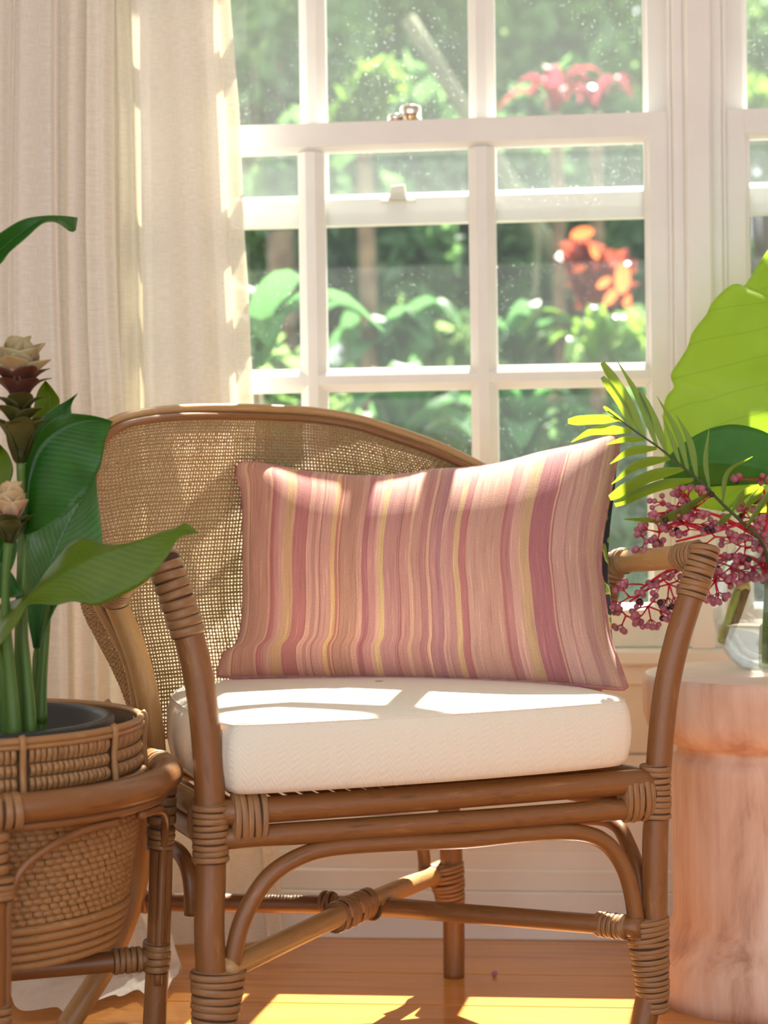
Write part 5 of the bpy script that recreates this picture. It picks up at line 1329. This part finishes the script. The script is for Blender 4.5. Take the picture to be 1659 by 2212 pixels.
spray('crimson stemmed spray of plum berries drooping below the armrest behind the right chair post', [[(1660, 1300, 3.03), (1640, 1215, 3.0), (1570, 1200, 2.97), (1500, 1215, 2.95), (1420, 1260, 2.93), (1360, 1300, 2.92)], [(1500, 1215, 2.95), (1440, 1235, 2.94), (1384, 1272, 2.93)], [(1640, 1215, 3.0), (1655, 1180, 3.0)]],
      [(1360, 1290, 2.92, 40, 26, 16, (-8, 0)), (1352, 1330, 2.92, 32, 26, 14, (-2, 10)), (1400, 1310, 2.92, 38, 34, 24, (6, 14)), (1445, 1262, 2.93, 40, 36, 28, (4, 14)), (1480, 1240, 2.94, 36, 30, 16, (4, 10)), (1545, 1255, 2.96, 36, 34, 34, (0, 12)), (1580, 1225, 2.97, 40, 30, 34, (4, 6)), (1625, 1225, 2.98, 46, 26, 34, (4, 6)), (1380, 1262, 2.93, 34, 20, 8, (-4, -2)), (1610, 1185, 2.97, 40, 24, 18, (4, 0))], 47)
fb = atz(1068, 2103, 0.0045)
q = MB(); q.tube([fb + V(0, 0, -0.0005), fb + V(0.002, 0, 0.003)], 0.0006, seg=5); o = bpy.data.objects.new('fallen_berry', ME_B); C.objects.link(o); o.location = tuple(fb); o.scale = (0.0045,) * 3; tag(o, 'single plum berry fallen on the floorboards under the armchair', 'berry')

# ------------------------------------------------------------------ the garden beyond the glass
def foliage_mat(name, c1, c2, tr, tw=0.45, gloss=0.24):
    m, t, out = mat(name)
    p = N(t, 'ShaderNodeBsdfPrincipled', Roughness=gloss); trn = N(t, 'ShaderNodeBsdfTranslucent'); trn.inputs[0].default_value = (*tr, 1)
    tc = N(t, 'ShaderNodeTexCoord'); nz = N(t, 'ShaderNodeTexNoise', Scale=7.0, Detail=2.0); t.links.new(tc.outputs['Object'], nz.inputs['Vector'])
    r = ramp(t, [(0.38, c1), (0.62, c2)]); t.links.new(nz.outputs['Fac'], r.inputs[0]); t.links.new(r.outputs[0], p.inputs['Base Color'])
    ms = N(t, 'ShaderNodeMixShader'); ms.inputs[0].default_value = tw
    t.links.new(p.outputs[0], ms.inputs[1]); t.links.new(trn.outputs[0], ms.inputs[2]); t.links.new(ms.outputs[0], out.inputs[0]); return m
M_G = [foliage_mat('hedge_leaf', lin(70, 112, 68), lin(104, 146, 92), (0.34, 0.54, 0.18), gloss=0.13), foliage_mat('dark_leaf', lin(56, 94, 62), lin(78, 120, 80), (0.20, 0.38, 0.13), gloss=0.16),
       foliage_mat('fresh_leaf', lin(62, 104, 42), lin(88, 128, 52), (0.24, 0.42, 0.06)), foliage_mat('red_leaf', lin(104, 24, 38), lin(140, 40, 52), (0.42, 0.05, 0.08), gloss=0.6), foliage_mat('orange_leaf', lin(214, 74, 40), lin(226, 120, 60), (0.95, 0.26, 0.08))]
M_BARK = simple('bark', lin(92, 78, 62), 0.9, noise=lin(128, 112, 90), scale=14)
M_BARKP = simple('pale_bark', lin(112, 116, 88), 0.9, noise=lin(88, 94, 70), scale=9)
M_BLADE = foliage_mat('pale_blade_leaf', lin(48, 98, 58), lin(64, 118, 68), (0.13, 0.31, 0.11), 0.45, gloss=0.5)
GZ = -0.45
b = MB(); b.box((-30, 3.6, GZ - 0.1), (30, 40, GZ)); struct(b.build('ground_garden', simple('garden_soil', lin(70, 84, 48), 0.95, noise=lin(98, 84, 60), scale=3), smooth=False))
def cards(blobs, n, size, rng, elong=1.7):
    """Folded leaf quads scattered through ellipsoids (centre, radii)."""
    vol = np.array([r[0] * r[1] * r[2] for _, r in blobs]) ** 0.75; cnt = (n * vol / vol.sum()).astype(int)
    Pc = []
    for (c, r), k in zip(blobs, cnt):
        d = rng.normal(size=(k, 3)); d /= np.linalg.norm(d, axis=1)[:, None]
        Pc.append(np.array(c) + d * (rng.uniform(0.25, 1.0, (k, 1)) ** 0.5) * np.array(r))
    P = np.vstack(Pc); k = len(P)
    a = rng.normal(size=(k, 3)); a[:, 2] -= 0.4; a /= np.linalg.norm(a, axis=1)[:, None]
    b_ = np.cross(a, rng.normal(size=(k, 3))); b_ /= np.linalg.norm(b_, axis=1)[:, None]
    nn = np.cross(a, b_)
    s = size * rng.uniform(0.55, 1.3, (k, 1))
    v = np.stack([P - a * s * elong * 0.5, P + b_ * s * 0.42 + nn * s * 0.12, P + a * s * elong * 0.5, P - b_ * s * 0.42 + nn * s * 0.12], 1).reshape(-1, 3)
    i = np.arange(k)[:, None] * 4
    f = np.stack([i + [0, 1, 2], i + [0, 2, 3]], 1).reshape(-1, 3)
    return v, f
def shrub(name, label, cat, px, py, d, rpx, hz, m, n, size, seed, group=None, trunk=True, bark=None):
    """A bush or tree: crown centred on a sight line at distance d, its trunk going down to the ground."""
    rng = np.random.default_rng(seed)
    c = at(px, py, d); r = rpx * d / FPX
    root = thing(name, label, cat, (c[0], c[1], GZ), group)
    bl = [(c + rng.normal(0, 0.42, 3) * np.array([r, r * 0.7, hz * 0.62]), np.array([r * 0.52, r * 0.46, hz * 0.40]) * rng.uniform(0.75, 1.15)) for _ in range(9)]
    v, f = cards(bl, n, size, rng)
    v[:, 2] = np.maximum(v[:, 2], GZ + 0.01)
    keep = v.reshape(-1, 4, 3)[:, :, 1].min(1) > 3.75
    v = v.reshape(-1, 4, 3)[keep].reshape(-1, 3); f = f.reshape(-1, 2, 3)[:keep.sum()].reshape(-1, 3)
    np_mesh('foliage', v, f, m, root, False, 'stuff')
    q = MB(); base_ = V(c[0], c[1], GZ)
    q.tube([base_, base_ + (c - base_) * 0.5 + V(0.05 * r, 0, 0), c], (0.05 + 0.02 * r, 0.04, 0.015), seg=8, n=14)
    for k in range(4):
        e = bl[k][0]; q.tube([base_ + (c - base_) * (0.45 + 0.1 * k), 0.5 * (c + e), e], (0.022, 0.016, 0.008), seg=6, n=8)
    q.build('trunk', bark or M_BARK, root)
    return root
shrub('hedge_tree', 'tall mid green leafy tree filling the upper left panes of the window', 'tree', 600, 130, 8.2, 330, 1.3, M_G[0], 3000, 0.085, 101)
shrub('hedge_tree', 'tall leafy tree behind the sash catch, speckled with gaps of sky', 'tree', 900, 60, 9.0, 300, 1.5, M_G[0], 2700, 0.09, 102)
shrub('hedge_tree', 'tall leafy tree behind the red cordyline in the upper right pane', 'tree', 1230, 60, 8.6, 260, 1.4, M_G[0], 2500, 0.085, 103)
shrub('dark_shrub', 'dark green dense shrub seen through the middle lower pane', 'shrub', 870, 540, 7.4, 300, 0.75, M_G[1], 4200, 0.07, 104)
shrub('dark_shrub', 'dark shrub behind the orange croton in the right hand panes', 'shrub', 1230, 520, 7.6, 300, 0.8, M_G[1], 3800, 0.075, 105)
shrub('dark_shrub', 'dark bushy shrub half hidden by the cream curtain edge', 'shrub', 560, 600, 7.0, 260, 0.9, M_G[1], 3600, 0.07, 106)
shrub('dark_shrub', 'dark shrub low behind the palm frond tips', 'shrub', 1330, 1080, 6.0, 260, 0.45, M_G[1], 2600, 0.06, 107)
shrub('low_shrub', 'low green shrub behind the chair hoop', 'shrub', 980, 960, 6.6, 330, 0.5, M_G[0], 3200, 0.065, 108)
shrub('low_shrub', 'low green shrub behind the woven chair back', 'shrub', 560, 1000, 6.2, 330, 0.5, M_G[0], 3000, 0.065, 109)
shrub('sunlit_tree', 'sunlit lime green tree seen in the far right window', 'tree', 1650, 300, 7.5, 120, 0.32, M_G[2], 900, 0.085, 110)
shrub('sunlit_tree', 'sparse dark twigged tree against the white sky in the far right window', 'tree', 1700, 110, 9.5, 150, 0.5, M_G[0], 420, 0.10, 111)
shrub('sunlit_shrub', 'sunlit fresh green shrub low in the upper middle pane', 'shrub', 790, 215, 6.2, 70, 0.12, M_G[2], 260, 0.07, 112)
shrub('background_tree', 'distant tree closing off the view on the left of the garden', 'tree', 450, 250, 13.0, 420, 3.0, M_G[1], 2600, 0.16, 113)
shrub('background_tree', 'distant tree closing off the middle of the garden view', 'tree', 900, 330, 13.5, 380, 2.6, M_G[1], 2600, 0.16, 114)
shrub('background_tree', 'distant tree closing off the right of the garden view', 'tree', 1260, 300, 13.0, 260, 2.6, M_G[1], 2400, 0.16, 115)
shrub('background_shrub', 'deep green shrub in the far right window below the sash', 'shrub', 1800, 690, 8.0, 330, 0.45, M_G[1], 3400, 0.08, 116)
shrub('background_tree', 'leafy tree outside the left window that the cream curtains cover', 'tree', -150, 420, 9.0, 420, 1.5, M_G[0], 3200, 0.1, 117)
shrub('background_shrub', 'deep green shrub low beyond the far right sill', 'shrub', 1750, 1120, 6.2, 260, 0.4, M_G[0], 2400, 0.065, 118)
def blades(name, label, cat, px, py, d, n, ln, wd, m, seed, up=0.75, group=None):
    """A clump of strap leaves, each leaf a part."""
    rng = np.random.default_rng(seed)
    c = at(px, py, d); c = V(c[0], max(c[1], 4.1), c[2])
    root = thing(name, label, cat, (c[0], c[1], c[2] - ln * 0.1), group)
    if c[2] - GZ > 0.15:
        q = MB(); q.tube([V(c[0], c[1], GZ), V(c[0] + 0.01, c[1], (GZ + c[2]) / 2), c], 0.022, seg=8, n=10); q.build('cane', M_BARK, root)
    for i in range(n):
        az = 2 * PI * i / n + rng.uniform(-0.35, 0.35); el = rng.uniform(0.25, 1.0) * up
        d_ = V(math.cos(az), math.sin(az) * 0.6, 0); L_ = ln * rng.uniform(0.75, 1.15)
        P = spline([c, c + d_ * L_ * 0.3 * (1 - 0.5 * el) + V(0, 0, L_ * 0.45 * (0.4 + el)), c + d_ * L_ * 0.62 * (1.15 - 0.5 * el) + V(0, 0, L_ * 0.72 * (0.25 + el)), c + d_ * L_ * 0.95 * (1.2 - 0.6 * el) + V(0, 0, L_ * 0.80 * (el - 0.1))], 12)
        sd = nrm(np.cross(d_, V(0, 0, 1))); u = np.linspace(0, 1, 12); wv = wd * np.sin(PI * np.clip(0.12 + 0.86 * u, 0, 0.985)) ** 0.8
        G = np.stack([P - sd * wv[:, None] + V(0, 0, 0.3) * wv[:, None], P, P + sd * wv[:, None] + V(0, 0, 0.3) * wv[:, None]], 1)
        q = MB(); q.grid(G); q.build('leaf', m, root)
    return root
blades('blade_leaf_plant', 'pale green broad bladed plant low in the middle pane', 'plant', 850, 810, 6.2, 15, 0.30, 0.070, M_BLADE, 201, up=1.0)
blades('blade_leaf_plant', 'pale green bladed plant low in the right pane', 'plant', 1120, 810, 6.4, 13, 0.26, 0.060, M_BLADE, 202, up=1.0)
blades('blade_leaf_plant', 'soft green bladed plant below the orange croton', 'plant', 1290, 800, 5.8, 14, 0.28, 0.030, M_G[2], 203)
blades('blade_leaf_plant', 'pale green bladed plant behind the top of the chair hoop', 'plant', 870, 1000, 5.6, 14, 0.30, 0.065, M_BLADE, 204, up=1.0)
blades('blade_leaf_plant', 'pale green bladed plant between chair hoop and pillow corner', 'plant', 1130, 1000, 5.7, 13, 0.28, 0.060, M_BLADE, 205, up=1.0)
blades('blade_leaf_plant', 'pale broad leaved plant close to the pane by the curtain', 'plant', 545, 800, 4.6, 9, 0.30, 0.065, M_BLADE, 206)
blades('cordyline', 'crimson leaved cordyline in the upper right pane', 'plant', 1200, 245, 6.4, 11, 0.20, 0.026, M_G[3], 207, up=1.0)
blades('cordyline', 'dark red cordyline beside the crimson one', 'plant', 1285, 245, 6.9, 9, 0.20, 0.022, foliage_mat('maroon_leaf', lin(84, 36, 46), lin(108, 50, 58), (0.3, 0.05, 0.08)), 208, up=0.6)
cr = shrub('croton', 'croton bush with red and maroon leaves in the right hand pane', 'shrub', 1290, 590, 6.2, 78, 0.13, foliage_mat('maroon_croton_leaf', lin(110, 50, 52), lin(150, 62, 54), (0.5, 0.10, 0.06)), 240, 0.055, 209)
for px_, py_, s_, an in ((1258, 503, 26, 0.2), (1345, 600, 34, 1.5), (1320, 640, 22, 0.9), (1252, 580, 15, 0.3), (1285, 545, 16, 2.0), (1355, 650, 14, 1.2), (1305, 610, 18, 0.6)):
    c = at(px_, py_, 5.9); r = s_ * 5.9 / FPX
    dv_ = RGT * math.cos(an) + V(0, 0, 1) * math.sin(an); sd_ = nrm(np.cross(dv_, FWD))
    u = np.linspace(-1, 1, 9); G = np.stack([np.array([c + dv_ * r * t + sd_ * r * 0.5 * math.sqrt(max(0.02, 1 - t * t)) * k + FWD * 0.1 * r * abs(k) for t in u]) for k in (-1, 0, 1)], 1)
    q = MB(); q.grid(G); q.build('leaf', M_G[4], cr)
def trunk(label, p0, p1, d, r, m):
    a, b_ = at(*p0, d), at(*p1, d); g = a + (a - b_) * ((a[2] - GZ) / max(0.05, (b_[2] - a[2])))
    q = MB(); q.tube([g, a, b_], (r * 1.15, r, r * 0.8), seg=10, n=16)
    return tag(q.build('tree_trunk', m), label, 'tree')
trunk('pale leaning tree trunk crossing the upper middle pane', (985, 210), (880, 40), 7.0, 0.035, M_BARKP)
trunk('slim pale upright trunk in the right hand pane', (1150, 720), (1165, 480), 6.6, 0.012, M_BARKP)
trunk('thick brown trunk behind the pane beside the curtain', (610, 700), (606, 500), 6.5, 0.055, M_BARK)
